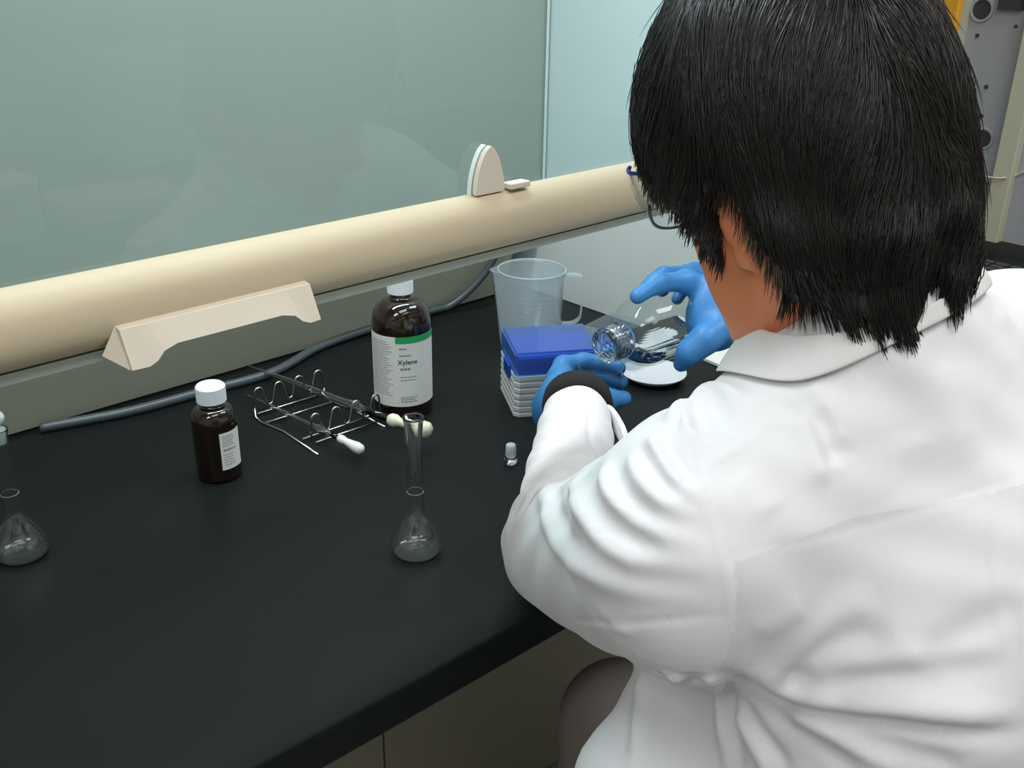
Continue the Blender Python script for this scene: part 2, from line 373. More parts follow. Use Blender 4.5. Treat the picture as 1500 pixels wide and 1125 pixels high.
# fin clip on the glass
clip = thing('suction_clip', 'small cream fin-shaped clip standing on the rail against the glass', 'clip')
swing(clip, (0.747, 0.65), (0.553, 0.66, 0.36), math.radians(2.3))
def fin(y0, y1, dx, s, z0=0.360):
    pts = []
    for i in range(15):
        t = i/14; w = 0.0168*s*math.sin(math.pi*0.5*(1-t))**0.62; pts.append((t, w))
    Lp = [(0.5620+dx-w, z0+0.041*s*t) for t, w in pts]; Rp = [(0.5620+dx+w*0.95, z0+0.041*s*t) for t, w in pts[::-1][1:]]
    o = Lp+Rp
    return poly_slab([(x-0.56, y0-0.66, z-0.36) for x, z in o], y1-y0, (0, 1, 0))
obj('fin', fin(0.6555, 0.6605, 0.0, 1.0), M['handle'], clip, bevel=0.0008)
obj('gasket', fin(0.6606, 0.6622, 0.0, 0.99), M['gasket'], clip)
obj('suction_pad', fin(0.6623, 0.6672, -0.0005, 1.0), M['whiteplate'], clip)
obj('tab', boxbm(0.022, 0.046, -0.009, 0.003, 0.0008, 0.006), M['handle'], clip, bevel=0.001)

# ------------------------------------------------------------------ grey hose
hp = [pz(58, 627, .007), pz(130, 614, .007), pz(200, 600, .007), pz(300, 573, .007), pz(400, 545, .007)]
hp += [np.array([0.70, 1.205, .007]), np.array([0.80, 1.218, .008]), np.array([0.92, 1.216, .012]), pyy(660, 447, 1.212), pyy(690, 423, 1.20), pyy(717, 390, 1.187), pyy(733, 353, 1.178), pyy(739, 322, 1.175)]
tag(obj('hose', tube(crom(hp, 10), 0.0062, 12), M['hose'], smooth=True), 'grey hose lying along the back of the worktop and rising beside the panel', 'hose')

# ------------------------------------------------------------------ bottles
def conform(name, body, size, R, ang0, z, m, parent, lift=0.0006, bold=0.0):
    c = bpy.data.curves.new(name, 'FONT'); c.body = body; c.size = size; c.align_x = 'CENTER'; c.align_y = 'CENTER'; c.offset = bold
    t = bpy.data.objects.new(name, c); COL.objects.link(t); dg = bpy.context.evaluated_depsgraph_get()
    me = bpy.data.meshes.new_from_object(t.evaluated_get(dg)); bpy.data.objects.remove(t)
    for v in me.vertices:
        a = ang0+v.co.x/R; zz = z+v.co.y; v.co = ((R+lift)*math.cos(a), (R+lift)*math.sin(a), zz)
    return link(name, me, m, parent)
def patch(name, R, a0, a1, z0, z1, m, parent, n=24, lift=0.0003):
    bm = bmesh.new(); r = []
    for i in range(n+1):
        a = a0+(a1-a0)*i/n; c, s = math.cos(a), math.sin(a)
        r.append([bm.verts.new(((R+l)*c, (R+l)*s, z)) for l, z in ((0.00005, z0), (lift, z0), (lift, z1), (0.00005, z1))])
    for p, q in zip(r, r[1:]):
        for k in range(4): bm.faces.new((p[k], p[(k+1) % 4], q[(k+1) % 4], q[k]))
    bm.faces.new(r[0][::-1]); bm.faces.new(r[-1]); return obj(name, bm, m, parent)
def textlines(name, R, a0, zt, n, w, dz, hgt, m, parent, seed=0, lift=0.00045):
    rr = random.Random(seed); bm = bmesh.new()
    for k in range(n):
        z = zt-k*dz; a = a0; end = a0+w/R*rr.uniform(0.72, 1.0)
        while a < end:
            L = rr.uniform(0.0016, 0.0045)/R; b = min(a+L, end)
            v = [bm.verts.new(((R+lift)*math.cos(x), (R+lift)*math.sin(x), zz)) for x, zz in ((a, z), (b, z), (b, z+hgt), (a, z+hgt))]
            bm.faces.new(v); a = b+0.0007/R
    return obj(name, bm, m, parent)
def ribbed_cap(R, z0, z1, n=60):
    bm = bmesh.new(); prof = [(0, z0), (R, z0), (R, z1-0.002), (R-0.0018, z1), (R*0.86, z1), (R*0.84, z1-0.0006), (0, z1-0.0006)]
    rings = []
    for j, (r, z) in enumerate(prof):
        if r == 0: rings.append([bm.verts.new((0, 0, z))]); continue
        rings.append([bm.verts.new(((r-(0.0005 if (i % 2 and j in (1, 2)) else 0))*math.cos(2*math.pi*i/n), (r-(0.0005 if (i % 2 and j in (1, 2)) else 0))*math.sin(2*math.pi*i/n), z)) for i in range(n)])
    for p, q in zip(rings, rings[1:]):
        for i in range(n):
            j = (i+1) % n
            if len(p) == 1: bm.faces.new((p[0], q[i], q[j]))
            elif len(q) == 1: bm.faces.new((p[i], p[j], q[0]))
            else: bm.faces.new((p[i], p[j], q[j], q[i]))
    return bm
def arc_prof(R, rn, z0, z1, n=12):   # rounded shoulder from body radius R at z0 to neck radius rn at z1
    return [(rn+(R-rn)*math.cos(math.pi/2*i/n)**0.9, z0+(z1-z0)*math.sin(math.pi/2*i/n)) for i in range(n+1)]
# large one
b = thing('reagent_bottle', 'tall amber reagent bottle with green-banded white label and white cap', 'bottle', loc=(0.682, 0.968, 0.001))
R = 0.0378; toc = math.radians(234.9)
prof = [(0, 0.0), (R-0.004, 0.0), (R-0.001, 0.0015), (R, 0.005), (R, 0.114)]+arc_prof(R, 0.0145, 0.114, 0.152)[1:]+[(0.0138, 0.156), (0.0138, 0.162), (0, 0.162)]
obj('bottle_body', lathe(prof, 64), M['amber'], b, smooth=True)
obj('cap', ribbed_cap(0.0163, 0.1585, 0.1805), M['whitecap'], b)
lb = patch('label', R, toc-1.36, toc+1.42, 0.018, 0.112, M['paper'], b, 40)
patch('green_band', R, toc-0.22, toc+1.42, 0.1035, 0.112, M['green'], b, 24, 0.0005)
conform('title_lettering', 'Xylene', 0.0088, R, toc+0.17, 0.0785, M['ink'], b, bold=0.00012)
textlines('small_print', R, toc-0.10, 0.0955, 1, 0.012, 0.004, 0.0022, M['greyink'], b, 3)
textlines('small_print', R, toc-0.10, 0.0865, 1, 0.019, 0.004, 0.0020, M['greyink'], b, 4)
textlines('small_print', R, toc-0.08, 0.068, 1, 0.014, 0.004, 0.0030, M['greyink'], b, 5)
textlines('small_print', R, toc-0.08, 0.058, 2, 0.022, 0.0042, 0.0012, M['greyink'], b, 6)
textlines('small_print', R, toc-0.08, 0.030, 3, 0.026, 0.0030, 0.0013, M['greyink'], b, 7)
textlines('small_print', R, toc-1.22, 0.104, 24, 0.034, 0.0031, 0.0011, M['greyink'], b, 8)
# small one
b = thing('reagent_bottle', 'short dark brown reagent bottle with plain white label, left of the wire rack', 'bottle', loc=(0.418, 0.958, 0.001))
R = 0.0250; toc = math.radians(246.4)
prof = [(0, 0.0), (R-0.003, 0.0), (R-0.0008, 0.001), (R, 0.004), (R, 0.066)]+arc_prof(R, 0.0125, 0.066, 0.086)[1:]+[(0.0122, 0.089), (0.0122, 0.095), (0, 0.095)]
obj('bottle_body', lathe(prof, 56), M['amber'], b, smooth=True)
obj('cap', ribbed_cap(0.0162, 0.0915, 0.1105), M['whitecap'], b)
patch('label', R, toc+0.13, toc+1.25, 0.016, 0.061, M['paper'], b, 20)
textlines('small_print', R, toc+0.25, 0.056, 5, 0.016, 0.0028, 0.0010, M['greyink'], b, 11)
textlines('small_print', R, toc+0.25, 0.039, 1, 0.018, 0.003, 0.0022, M['greyink'], b, 12)
textlines('small_print', R, toc+0.25, 0.034, 5, 0.014, 0.0032, 0.0009, M['greyink'], b, 13)

# ------------------------------------------------------------------ volumetric flasks
def volflask(name, label, loc, stopper, hneck):
    t = thing(name, label, 'flask', loc=loc)
    o = [(0, 0.0015), (0.010, 0.0008), (0.0185, 0), (0.0235, 0.0025), (0.0258, 0.0085), (0.0258, 0.0135), (0.0238, 0.0205), (0.0190, 0.030), (0.0135, 0.0385), (0.0098, 0.045), (0.0085, 0.052), (0.0081, 0.060), (0.0081, hneck-0.016), (0.0086, hneck-0.013), (0.0090, hneck-0.006), (0.0104, hneck-0.0015), (0.0100, hneck)]
    inn = [(max(r-0.0011, 0), h+(0.0012 if i < 3 else 0)) for i, (r, h) in enumerate(o)][::-1]
    obj('flask_body', lathe(o+inn, 56), M['glass'], t, smooth=True)
    obj('volume_mark', lathe([(0.00812, 0.0700), (0.00835, 0.0700), (0.00835, 0.0706), (0.00812, 0.0706)], 40, closed=True), M['mark'], t)
    if stopper:
        obj('stopper', lathe([(0, hneck-0.014), (0.0068, hneck-0.014), (0.0082, hneck), (0.0050, hneck+0.002), (0.0045, hneck+0.006), (0.0085, hneck+0.008), (0.0095, hneck+0.012), (0.0080, hneck+0.0155), (0, hneck+0.016)], 32), M['frost'], t, smooth=True)
    return t
fk = volflask('volumetric_flask', 'open empty volumetric flask standing at the front of the worktop', (0.493, 0.685, 0.0008), False, 0.1505)
volflask('volumetric_flask', 'stoppered volumetric flask cut off by the left edge of the photo', (0.195, 0.930, 0.0008), True, 0.138)
# loose stopper standing upside down
st = thing('glass_stopper', 'small loose glass stopper standing on the worktop beside the white sleeve', 'stopper', loc=tuple(pz(748, 678, 0.0004)))
obj('head', lathe([(0, 0), (0.0070, 0), (0.0080, 0.002), (0.0078, 0.005), (0.0045, 0.0075), (0, 0.0078)], 32), M['glass'], st, smooth=True)
obj('ground_plug', lathe([(0, 0.0080), (0.0050, 0.0080), (0.0065, 0.0105), (0.0058, 0.0235), (0.0045, 0.0248), (0, 0.025)], 32), M['frost'], st, smooth=True)

# ------------------------------------------------------------------ wire rack and pipettes
rk = thing('pipette_rack', 'low bent steel wire rack holding two pipettes behind the small flask', 'rack', loc=(0.57, 1.0, 0))
ro = np.array([0.57, 1.0, 0]); wr = 0.0014
def rpart(name, pts, r=wr, seg=8): obj(name, tube([np.array(p)-ro for p in pts], r, seg), M['wire'], rk, smooth=True)
def wave(xc, y, n=4, dx=0.029, hi_=0.0385, lo_=0.012):
    pts = [(xc[0]-0.0075, y, 0.0035)]
    for i in range(n):
        x = xc[i]
        for a in range(7):
            th = math.pi*(1-a/6); pts.append((x+0.0052*math.cos(th), y, hi_-0.0048+0.0048*math.sin(th)))
        if i < n-1:
            xm = x+dx/2
            for a in range(7):
                th = math.pi*(1+a/6); pts.append((xm+0.0048*math.cos(th), y, lo_+0.0048+0.0048*math.sin(th)))
    pts.append((xc[-1]+0.0075, y, 0.0035)); return pts
XA = [0.528+0.029*i for i in range(4)]; XB = [0.543+0.029*i for i in range(4)]
rpart('wave_rail', wave(XA, 1.066)); rpart('wave_rail', wave(XB, 0.955))
for pts in ([(0.5205, 1.066, 0.0035), (0.6225, 1.066, 0.0035)], [(0.5185, 1.036, 0.0035), (0.6180, 1.036, 0.0035)], [(0.531, 0.968, 0.0035), (0.6385, 0.968, 0.0035)], [(0.5385, 0.950, 0.0035), (0.6300, 0.950, 0.0035)]):
    rpart('cross_wire', pts)
rpart('side_wire', [(0.5205, 1.066, 0.012), (0.5190, 1.062, 0.0015), (0.5175, 1.045, 0.0012), (0.526, 1.004, 0.0012), (0.5265, 0.925, 0.0012)])
rpart('side_wire', [(0.6225, 1.066, 0.012), (0.6200, 1.062, 0.0015), (0.6180, 1.045, 0.0012), (0.626, 1.004, 0.0012), (0.6290, 0.935, 0.0012)])
def pipette(label, p0, pA, p1, p2, rs, bulbm, kind, wide):
    t = thing('pipette', label, 'pipette', loc=tuple(p1)); o = np.array(p1, float)
    d = (np.array(p1)-np.array(p0)); L = np.linalg.norm(d); d /= L
    ax = d; P0 = np.array(p0)-o
    if kind == 'big':
        prof = [(0.0006, 0), (0.0012, L*0.04), (0.0030, L*0.20), (0.0043, L*0.34), (0.0046, L*0.70), (0.0050, L*0.73), (0.0066, L*0.755), (0.0066, L*0.785), (0.0046, L*0.83), (0.0045, L*0.99)]
    else:
        prof = [(0.0005, 0), (0.0010, L*0.05), (0.0024, L*0.25), (0.0028, L*0.70), (0.0038, L*0.755), (0.0055, L*0.80), (0.0052, L*0.83), (0.0030, L*0.90), (0.0029, L*0.99)]
    inn = [(r*0.72, h) for r, h in prof][::-1]
    obj('glass_tube', lathe(prof+inn, 24, origin=P0, axis=ax, closed=True), M['glass'], t, smooth=True)
    e = np.array(p2)-np.array(p1); LB = np.linalg.norm(e); e /= LB
    if kind == 'big': bp = [(0, -0.004), (0.0055, -0.004), (0.0078, 0.0), (0.0078, 0.006), (0.0052, 0.011), (0.0052, LB*0.45), (0.0072, LB*0.62), (0.0100, LB*0.78), (0.0098, LB*0.92), (0.006, LB), (0, LB*1.02)]
    else: bp = [(0, -0.003), (0.0042, -0.003), (0.0050, 0.0), (0.0050, 0.004), (0.0040, 0.007), (0.0052, LB*0.45), (0.0068, LB*0.72), (0.0060, LB*0.92), (0.003, LB), (0, LB*1.01)]
    obj('rubber_bulb', lathe(bp, 28, origin=(0, 0, 0), axis=e), bulbm, t, smooth=True)
yA, yB = 1.066, 0.955
def along(pa, pb, y): s = (y-pa[1])/(pb[1]-pa[1]); return pa+(pb-pa)*s
a_ = pyy(447, 567, yA); b_ = pyy(524, 596, yB)
pipette('long glass pipette with a pale yellow rubber bulb lying in the wire rack', along(a_, b_, 1.205), None, along(a_, b_, 0.890), along(a_, b_, 0.890)+np.array([0.022, -0.048, -0.004]), None, M['bulbyellow'], 'big', 1)
a_ = pyy(393, 593, yA); b_ = pyy(470, 629, yB)
pipette('short glass pipette with a white rubber bulb lying in the wire rack', along(a_, b_, 1.118), None, along(a_, b_, 0.916), along(a_, b_, 0.916)+np.array([0.008, -0.034, -0.005]), None, M['bulbwhite'], 'small', 1)

# ------------------------------------------------------------------ measuring jug
jc = pz(779, 396, 0.118); jc[2] = 0.0008
jg = thing('measuring_jug', 'translucent plastic measuring jug with handle behind the tip box', 'jug', loc=tuple(jc))
bm = bmesh.new(); seg = 64; J = [(0, 0.002), (0.043, 0.002), (0.0455, 0.004), (0.0485, 0.116), (0.0515, 0.119), (0.0505, 0.1205), (0.0485, 0.119), (0.0468, 0.116), (0.0438, 0.006), (0, 0.005)]
az_sp = math.radians(48+90+8); az_h = math.radians(48-90-4)
rings = []
for r, z in J:
    if r == 0: rings.append([bm.verts.new((0, 0, z))]); continue
    ring = []
    for i in range(seg):
        a = 2*math.pi*i/seg; da = (a-az_sp+math.pi) % (2*math.pi)-math.pi
        k = max(0, (z-0.088)/0.032) if z > 0.088 else 0; ex = 0.012*k*math.exp(-(da/0.22)**2)
        ring.append(bm.verts.new(((r+ex)*math.cos(a), (r+ex)*math.sin(a), z)))
    rings.append(ring)
for p, q in zip(rings, rings[1:]):
    for i in range(seg):
        j = (i+1) % seg
        if len(p) == 1: bm.faces.new((p[0], q[i], q[j]))
        elif len(q) == 1: bm.faces.new((p[i], p[j], q[0]))
        else: bm.faces.new((p[i], p[j], q[j], q[i]))
obj('jug_body', bm, M['pp'], jg, smooth=True)
obj('rim', lathe([(0.0488, 0.1178), (0.0515, 0.1186), (0.0512, 0.1206), (0.0486, 0.1204)], 64, closed=True), M['pprim'], jg, smooth=True)
hd = np.array([math.cos(az_h), math.sin(az_h), 0]); up = np.array([0, 0, 1.0]); sd = np.array([-hd[1], hd[0], 0])
hb = bmesh.new(); path = [hd*0.0485+up*0.113, hd*0.066+up*0.113, hd*0.0745+up*0.109, hd*0.0755+up*0.095, hd*0.0745+up*0.055, hd*0.070+up*0.043, hd*0.060+up*0.037, hd*0.0470+up*0.036]
path = crom(path, 4); rings = []
for i, p in enumerate(path):
    d = path[min(i+1, len(path)-1)]-path[max(i-1, 0)]; d /= np.linalg.norm(d); nrm = np.cross(sd, d)
    rings.append([hb.verts.new(p+sd*s*0.0065+nrm*n*0.0014) for s, n in ((1, 1), (-1, 1), (-1, -1), (1, -1))])
for p, q in zip(rings, rings[1:]):
    for k in range(4): hb.faces.new((p[k], p[(k+1) % 4], q[(k+1) % 4], q[k]))
hb.faces.new(rings[0][::-1]); hb.faces.new(rings[-1])
obj('handle', hb, M['pprim'], jg)
gr = bmesh.new()
for k in range(9):
    z = 0.028+k*0.0075; rr_ = 0.0457+0.003*(z/0.116)+0.0002; a0 = math.radians(200); a1 = a0+(0.75 if k % 2 else 1.0)
    lathe_v = []
    n = 10
    for i in range(n+1):
        a = a0+(a1-a0)*i/n; lathe_v.append((gr.verts.new((rr_*math.cos(a), rr_*math.sin(a), z)), gr.verts.new((rr_*math.cos(a), rr_*math.sin(a), z+0.0010))))
    for p, q in zip(lathe_v, lathe_v[1:]): gr.faces.new((p[0], q[0], q[1], p[1]))
go = obj('graduations', gr, M['pprim'], jg)

# ------------------------------------------------------------------ pipette tip box
tb = thing('tip_box', 'white ribbed pipette tip box with clear blue lid beside the left glove', 'box', loc=(0.772, 0.852, 0.0008)); tb.rotation_euler = (0, 0, math.radians(-30))
LX, LY = 0.116, 0.098
bm = bmesh.new()
zs = [0.0]; 
for k in range(6): zs += [0.004+k*0.0085, 0.0052+k*0.0085, 0.0068+k*0.0085, 0.0080+k*0.0085]
zs = sorted(zs+[0.056]); rings = []
for i, z in enumerate(zs):
    kk = (i-1) % 4 if i > 0 else 0; ins = 0.0007 if (kk in (1, 2) and 0 < i < len(zs)-1) else 0.0; ch = 0.006
    x0, x1, y0, y1 = ins, LX-ins, 0+ins, LY-ins
    rings.append([bm.verts.new((x, y, z)) for x, y in ((x0+ch, y0), (x1-ch, y0), (x1, y0+ch), (x1, y1-ch), (x1-ch, y1), (x0+ch, y1), (x0, y1-ch), (x0, y0+ch))])
for p, q in zip(rings, rings[1:]):
    for k in range(8): bm.faces.new((p[k], p[(k+1) % 8], q[(k+1) % 8], q[k]))
bm.faces.new(rings[0][::-1]); bm.faces.new(rings[-1])
obj('box_base', bm, M['tipwhite'], tb)
obj('tip_tray', boxbm(0.006, LX-0.006, 0.006, LY-0.006, 0.0565, 0.0785), M['tipblue'], tb, bevel=0.002)
bm = boxbm(0.0005, LX-0.0005, 0.0005, LY-0.0005, 0.0570, 0.0875); bm.faces.ensure_lookup_table()
fs = [f for f in bm.faces if abs(f.calc_center_median().z-0.0570) < 1e-5]; bmesh.ops.delete(bm, geom=fs, context='FACES_ONLY')
bmesh.ops.bevel(bm, geom=[e for e in bm.edges if min(v.co.z for v in e.verts) > 0.08 or abs(e.verts[0].co.z-e.verts[1].co.z) > 0.01], offset=0.003, segments=2, affect='EDGES')
bmesh.ops.recalc_face_normals(bm, faces=bm.faces)
lid = obj('lid', bm, M['tiplid'], tb); sm = lid.modifiers.new('thick', 'SOLIDIFY'); sm.thickness = 0.0012; sm.offset = -1
tl = obj('hinge_tab', boxbm(-0.0035, 0.0002, 0.026, 0.058, 0.044, 0.062), M['tipblue'], tb, bevel=0.001); tl['label'] = 'blue hinge tab on the left side'

# ------------------------------------------------------------------ dish, bracket, container at the right
dc = pz(957, 553, 0.0008)
dd = thing('round_dish', 'shallow white round dish on the worktop under the tilted bottle', 'dish', loc=tuple(dc))
obj('dish_body', lathe([(0, 0.0), (0.030, 0.0), (0.040, 0.004), (0.0455, 0.009), (0.0460, 0.010), (0.0450, 0.0105), (0.039, 0.0062), (0.030, 0.0025), (0, 0.0025)], 64), M['dish'], dd, smooth=True)
bc = thing('square_container', 'translucent white square container standing behind the tilted bottle', 'container', loc=(1.02, 0.90, 0.0008)); bc.rotation_euler = (0, 0, math.radians(12))
bm = boxbm(-0.038, 0.038, -0.038, 0.038, 0, 0.055); bm.faces.ensure_lookup_table()
bmesh.ops.delete(bm, geom=[f for f in bm.faces if f.calc_center_median().z > 0.0549], context='FACES_ONLY'); bmesh.ops.recalc_face_normals(bm, faces=bm.faces)
cx = obj('container_body', bm, M['pp'], bc); sm = cx.modifiers.new('thick', 'SOLIDIFY'); sm.thickness = 0.0015
obj('container_rim', extrude_profile([(-0.0405, 0.0552), (-0.0365, 0.0552), (-0.0365, 0.0572), (-0.0405, 0.0572)], -0.0405, 0.0405), M['pprim'], bc)
br = thing('bracket', 'white metal bracket with screws on the worktop beyond the right glove', 'bracket', loc=(1.17, 0.80, 0.001))
bo = np.array([1.17, 0.80, 0.001])
pl = [pz(1030, 528, 0.001), pz(1069, 544, 0.001), pz(1108, 516, 0.001), pz(1078, 500, 0.001)]
obj('plate', poly_slab([p-bo for p in pl], 0.004, (0, 0, 1)), M['whiteplate'], br)
for s in ((1068, 532), (1078, 511), (1092, 518)):
    q = pz(*s, 0.005)-bo; obj('screw', lathe([(0, 0.0002), (0.0042, 0.0002), (0.0038, 0.0022), (0, 0.003)], 16, origin=q), M['screw'], br)

# ------------------------------------------------------------------ far right: neighbouring equipment
eq = thing('equipment_rack', 'grey equipment panel with round ports and cream corner post at far right', 'equipment', loc=(2.05, 0.8, 0))
eo = np.array([2.05, 0.8, 0.0])
def epart(name, bm, m, **k):
    bmesh.ops.translate(bm, verts=bm.verts, vec=Vector(-eo)); return obj(name, bm, m, eq, **k)
epart('side_panel', boxbm(2.05, 2.09, 0.30, 1.25, 0.02, 1.4), M['equip'])
epart('corner_post', boxbm(2.022, 2.0495, 0.800, 0.836, 0.02, 1.4), M['creampost'], bevel=0.002)
epart('corner_post', boxbm(2.015, 2.0495, 0.955, 1.01, 0.02, 1.4), M['creampost'])
for (sx, sy, r) in ((1439, 14, 0.0175), (1440, 203, 0.0165)):
    d = ray(sx, sy); q = CC+d*(2.0495/d[0]); epart('port', lathe([(0, 0.0012), (r, 0.0012), (r, 0.0002), (0, 0.0002)], 28, origin=q, axis=(-1, 0, 0)), M['hole'])
    epart('port_ring', lathe([(r+0.001, 0.0), (r+0.006, 0.0), (r+0.005, 0.004), (r+0.001, 0.004)], 28, origin=q, axis=(-1, 0, 0), closed=True), M['equip'])
for (sx, sy) in ((1432, 52), (1445, 127), (1438, 170), (1449, 345), (1470, 300)):
    d = ray(sx, sy); q = CC+d*(2.0495/d[0]); epart('screw', lathe([(0, 0.002), (0.004, 0.002), (0.004, 0)], 12, origin=q, axis=(-1, 0, 0)), M['hole'])
for (sx, sy) in ((1488, 39), (1446, 269), (1440, 306)):
    d = ray(sx, sy); q = CC+d*(2.0218/d[0]); epart('screw', lathe([(0, 0.001), (0.0035, 0.001), (0.0035, -0.001)], 12, origin=q, axis=(-1, 0, 0)), M['hole'])
d = ray(1482, 4); q = CC+d*(2.0495/d[0]); epart('latch', boxbm(q[0]-0.012, q[0], q[1]-0.025, q[1]+0.02, q[2]-0.012, q[2]+0.03), M['hole'])
cb = [CC+ray(*s)*(2.04/ray(*s)[0]) for s in ((1425, 250), (1436, 255),)]+[CC+ray(*s)*(2.012/ray(*s)[0]) for s in ((1445, 259), (1465, 261))]+[CC+ray(*s)*(2.04/ray(*s)[0]) for s in ((1485, 258), (1500, 252), (1540, 240))]
epart('cable', tube(crom(cb, 6), 0.0022, 8), M['handle'], smooth=True)
d = ray(1396, 52); q = CC+d*(1.93/d[0])
og = obj('hanging_panel', boxbm(1.93, 1.95, q[1], q[1]+0.12, q[2], q[2]+0.5), M['orange'], bevel=0.002); tag(og, 'orange panel glimpsed behind the black hair at the top right', 'panel')
sb2 = thing('side_counter', 'black counter beyond the coat at the far right', 'counter', loc=(2.0, 0.6, FLOOR)); 
for nm, bmx, mm in (('counter_top', boxbm(1.62, 2.6, 0.1, 1.3, -0.035, 0.0), M['worktop']), ('counter_base', boxbm(1.66, 2.56, 0.14, 1.29, FLOOR+0.002, -0.0355), M['cabinet'])):
    bmesh.ops.translate(bmx, verts=bmx.verts, vec=Vector((-2.0, -0.6, -FLOOR))); obj(nm, bmx, mm, sb2)
kb = thing('grille_tray', 'low black slotted grille on the counter at the far right', 'grille', loc=(1.84, 0.72, 0.0006))
obj('tray', boxbm(-0.12, 0.10, -0.14, 0.16, 0, 0.006), M['blackmesh'], kb)
for i in range(9):
    for j in range(10):
        s_ = obj('slat', boxbm(-0.112+i*0.0235, -0.112+i*0.0235+0.016, -0.13+j*0.028, -0.13+j*0.028+0.022, 0.0062, 0.010), M['hole'], kb) if i == j == 0 else None
        if s_ is None:
            c = bpy.data.objects.new('slat', bpy.data.objects['slat'].data); COL.objects.link(c); c.parent = kb; c.location = (i*0.0235, j*0.028, 0)

# ------------------------------------------------------------------ the room behind, seen mirrored in the sash glass
ob = thing('rear_bench', 'laboratory bench across the aisle, seen only as a reflection in the glass', 'bench', loc=(0.5, -0.95, FLOOR))
for nm, bmx, mm in (('bench_top', boxbm(-1.8, 2.8, -1.45, -0.62, -0.035, 0.0), M['worktop']), ('bench_front', boxbm(-1.78, 2.78, -1.40, -0.64, FLOOR+0.002, -0.0355), M['whiteplate'])):
    bmesh.ops.translate(bmx, verts=bmx.verts, vec=Vector((-0.5, 0.95, -FLOOR))); obj(nm, bmx, mm, ob)
mir = lambda x, y, z=0.0: (lambda p: np.array([p[0], 2*0.668-p[1], p[2]]))(pz(x, y, z))
def put_box(label, cat, name, px, py, sx, sy, sz, m, rot=0):
    q = mir(px, py); o = obj(name, boxbm(-sx/2, sx/2, -sy/2, sy/2, 0, sz), m, bevel=0.004); o.location = (q[0], min(q[1], -0.75), 0.0006); o.rotation_euler[2] = rot; tag(o, label, cat)
q = mir(105, 330)
cn = thing('canister', 'white round canister on the rear bench, reflected low at the left of the glass', 'canister', loc=(q[0], q[1], 0.0006))
obj('canister_body', lathe([(0, 0), (0.055, 0), (0.058, 0.004), (0.058, 0.10), (0, 0.10)], 40), M['whiteplate'], cn)
obj('canister_lid', lathe([(0, 0.1003), (0.061, 0.1003), (0.061, 0.113), (0.055, 0.118), (0, 0.118)], 40), M['whitecap'], cn)
put_box('flat open cardboard tray reflected in the sash beside the canister', 'tray', 'card_tray', 250, 300, 0.26, 0.16, 0.05, M['handle'], 0.2)
put_box('tall white instrument reflected in the glass at far left', 'instrument', 'bench_instrument', 190, 190, 0.5, 0.35, 0.32, M['whiteplate'])
put_box('wide pale instrument reflected high in the glass', 'instrument', 'bench_instrument', 330, 215, 0.34, 0.3, 0.28, M['wall'])
sh = thing('wall_shelf', 'pale shelf unit above the rear bench, reflected at the top left of the glass', 'shelf', loc=(0.2, -1.55, 0.5))
for z in (0.0, 0.3, 0.6): obj('shelf_board', boxbm(-1.6, 1.9, -0.15, 0.15, z-0.012, z+0.012), M['whiteplate'], sh)
for x in (-1.6, -0.4, 0.7, 1.88): obj('upright', boxbm(x, x+0.02, -0.14, 0.14, -0.5, 0.62), M['whiteplate'], sh)
# ================================================================== the person
per = thing('person', 'person with black hair, white lab coat and blue gloves, pouring from a bottle', 'person', loc=(0.64, 0.2, FLOOR))
po = np.array([0.64, 0.2, FLOOR])
def child(name, P, Q, m, par=None, smooth=True): return mesh_np(name, P-po, Q, m, par or per, smooth)
taz = math.radians(76); tF = np.array([math.cos(taz), math.sin(taz), 0]); tR = np.array([math.sin(taz), -math.cos(taz), 0]); UP = np.array([0, 0, 1.0])
FH = np.array([math.cos(AZ), math.sin(AZ), 0]); RH = R0          # horizontal away / to the right, for placing hands
haz, hp_ = math.radians(80), math.radians(30)
hf = np.array([math.cos(haz)*math.cos(hp_), math.sin(haz)*math.cos(hp_), -math.sin(hp_)]); hl = np.array([-math.sin(haz), math.cos(haz), 0]); hu = np.cross(hf, hl)
hl, hu = hl*math.cos(-0.10)+hu*math.sin(-0.10), hu*math.cos(-0.10)-hl*math.sin(-0.10)
HM = np.stack([hf, hl, hu])          # rows = head axes
HC = pt(1082, 318, 0.60)-hl*0.078+hf*0.006+hu*0.014
def hd_(f, l, u): return HC+hf*f+hl*l+hu*u
NB = np.array([0.583, 0.290, 0.318])  # base of the neck
LS = np.array([0.458, 0.322, 0.218]); LE = np.array([0.546, 0.532, 0.064]); LW = np.array([0.735, 0.705, 0.085])
RS = NB+tR*0.165+tF*0.01+UP*(-0.055); RE = np.array([0.95, 0.46, 0.12]); RW = pt(1095, 470, 1.235)
WA = np.array([0.635, 0.225, 0.02]); PE = np.array([0.665, 0.205, -0.20])
LK = np.array([0.690, 0.570, -0.255]); RK = np.array([0.88, 0.56, -0.235]); LA = np.array([0.66, 0.60, FLOOR+0.10]); RA = np.array([0.92, 0.58, FLOOR+0.10])
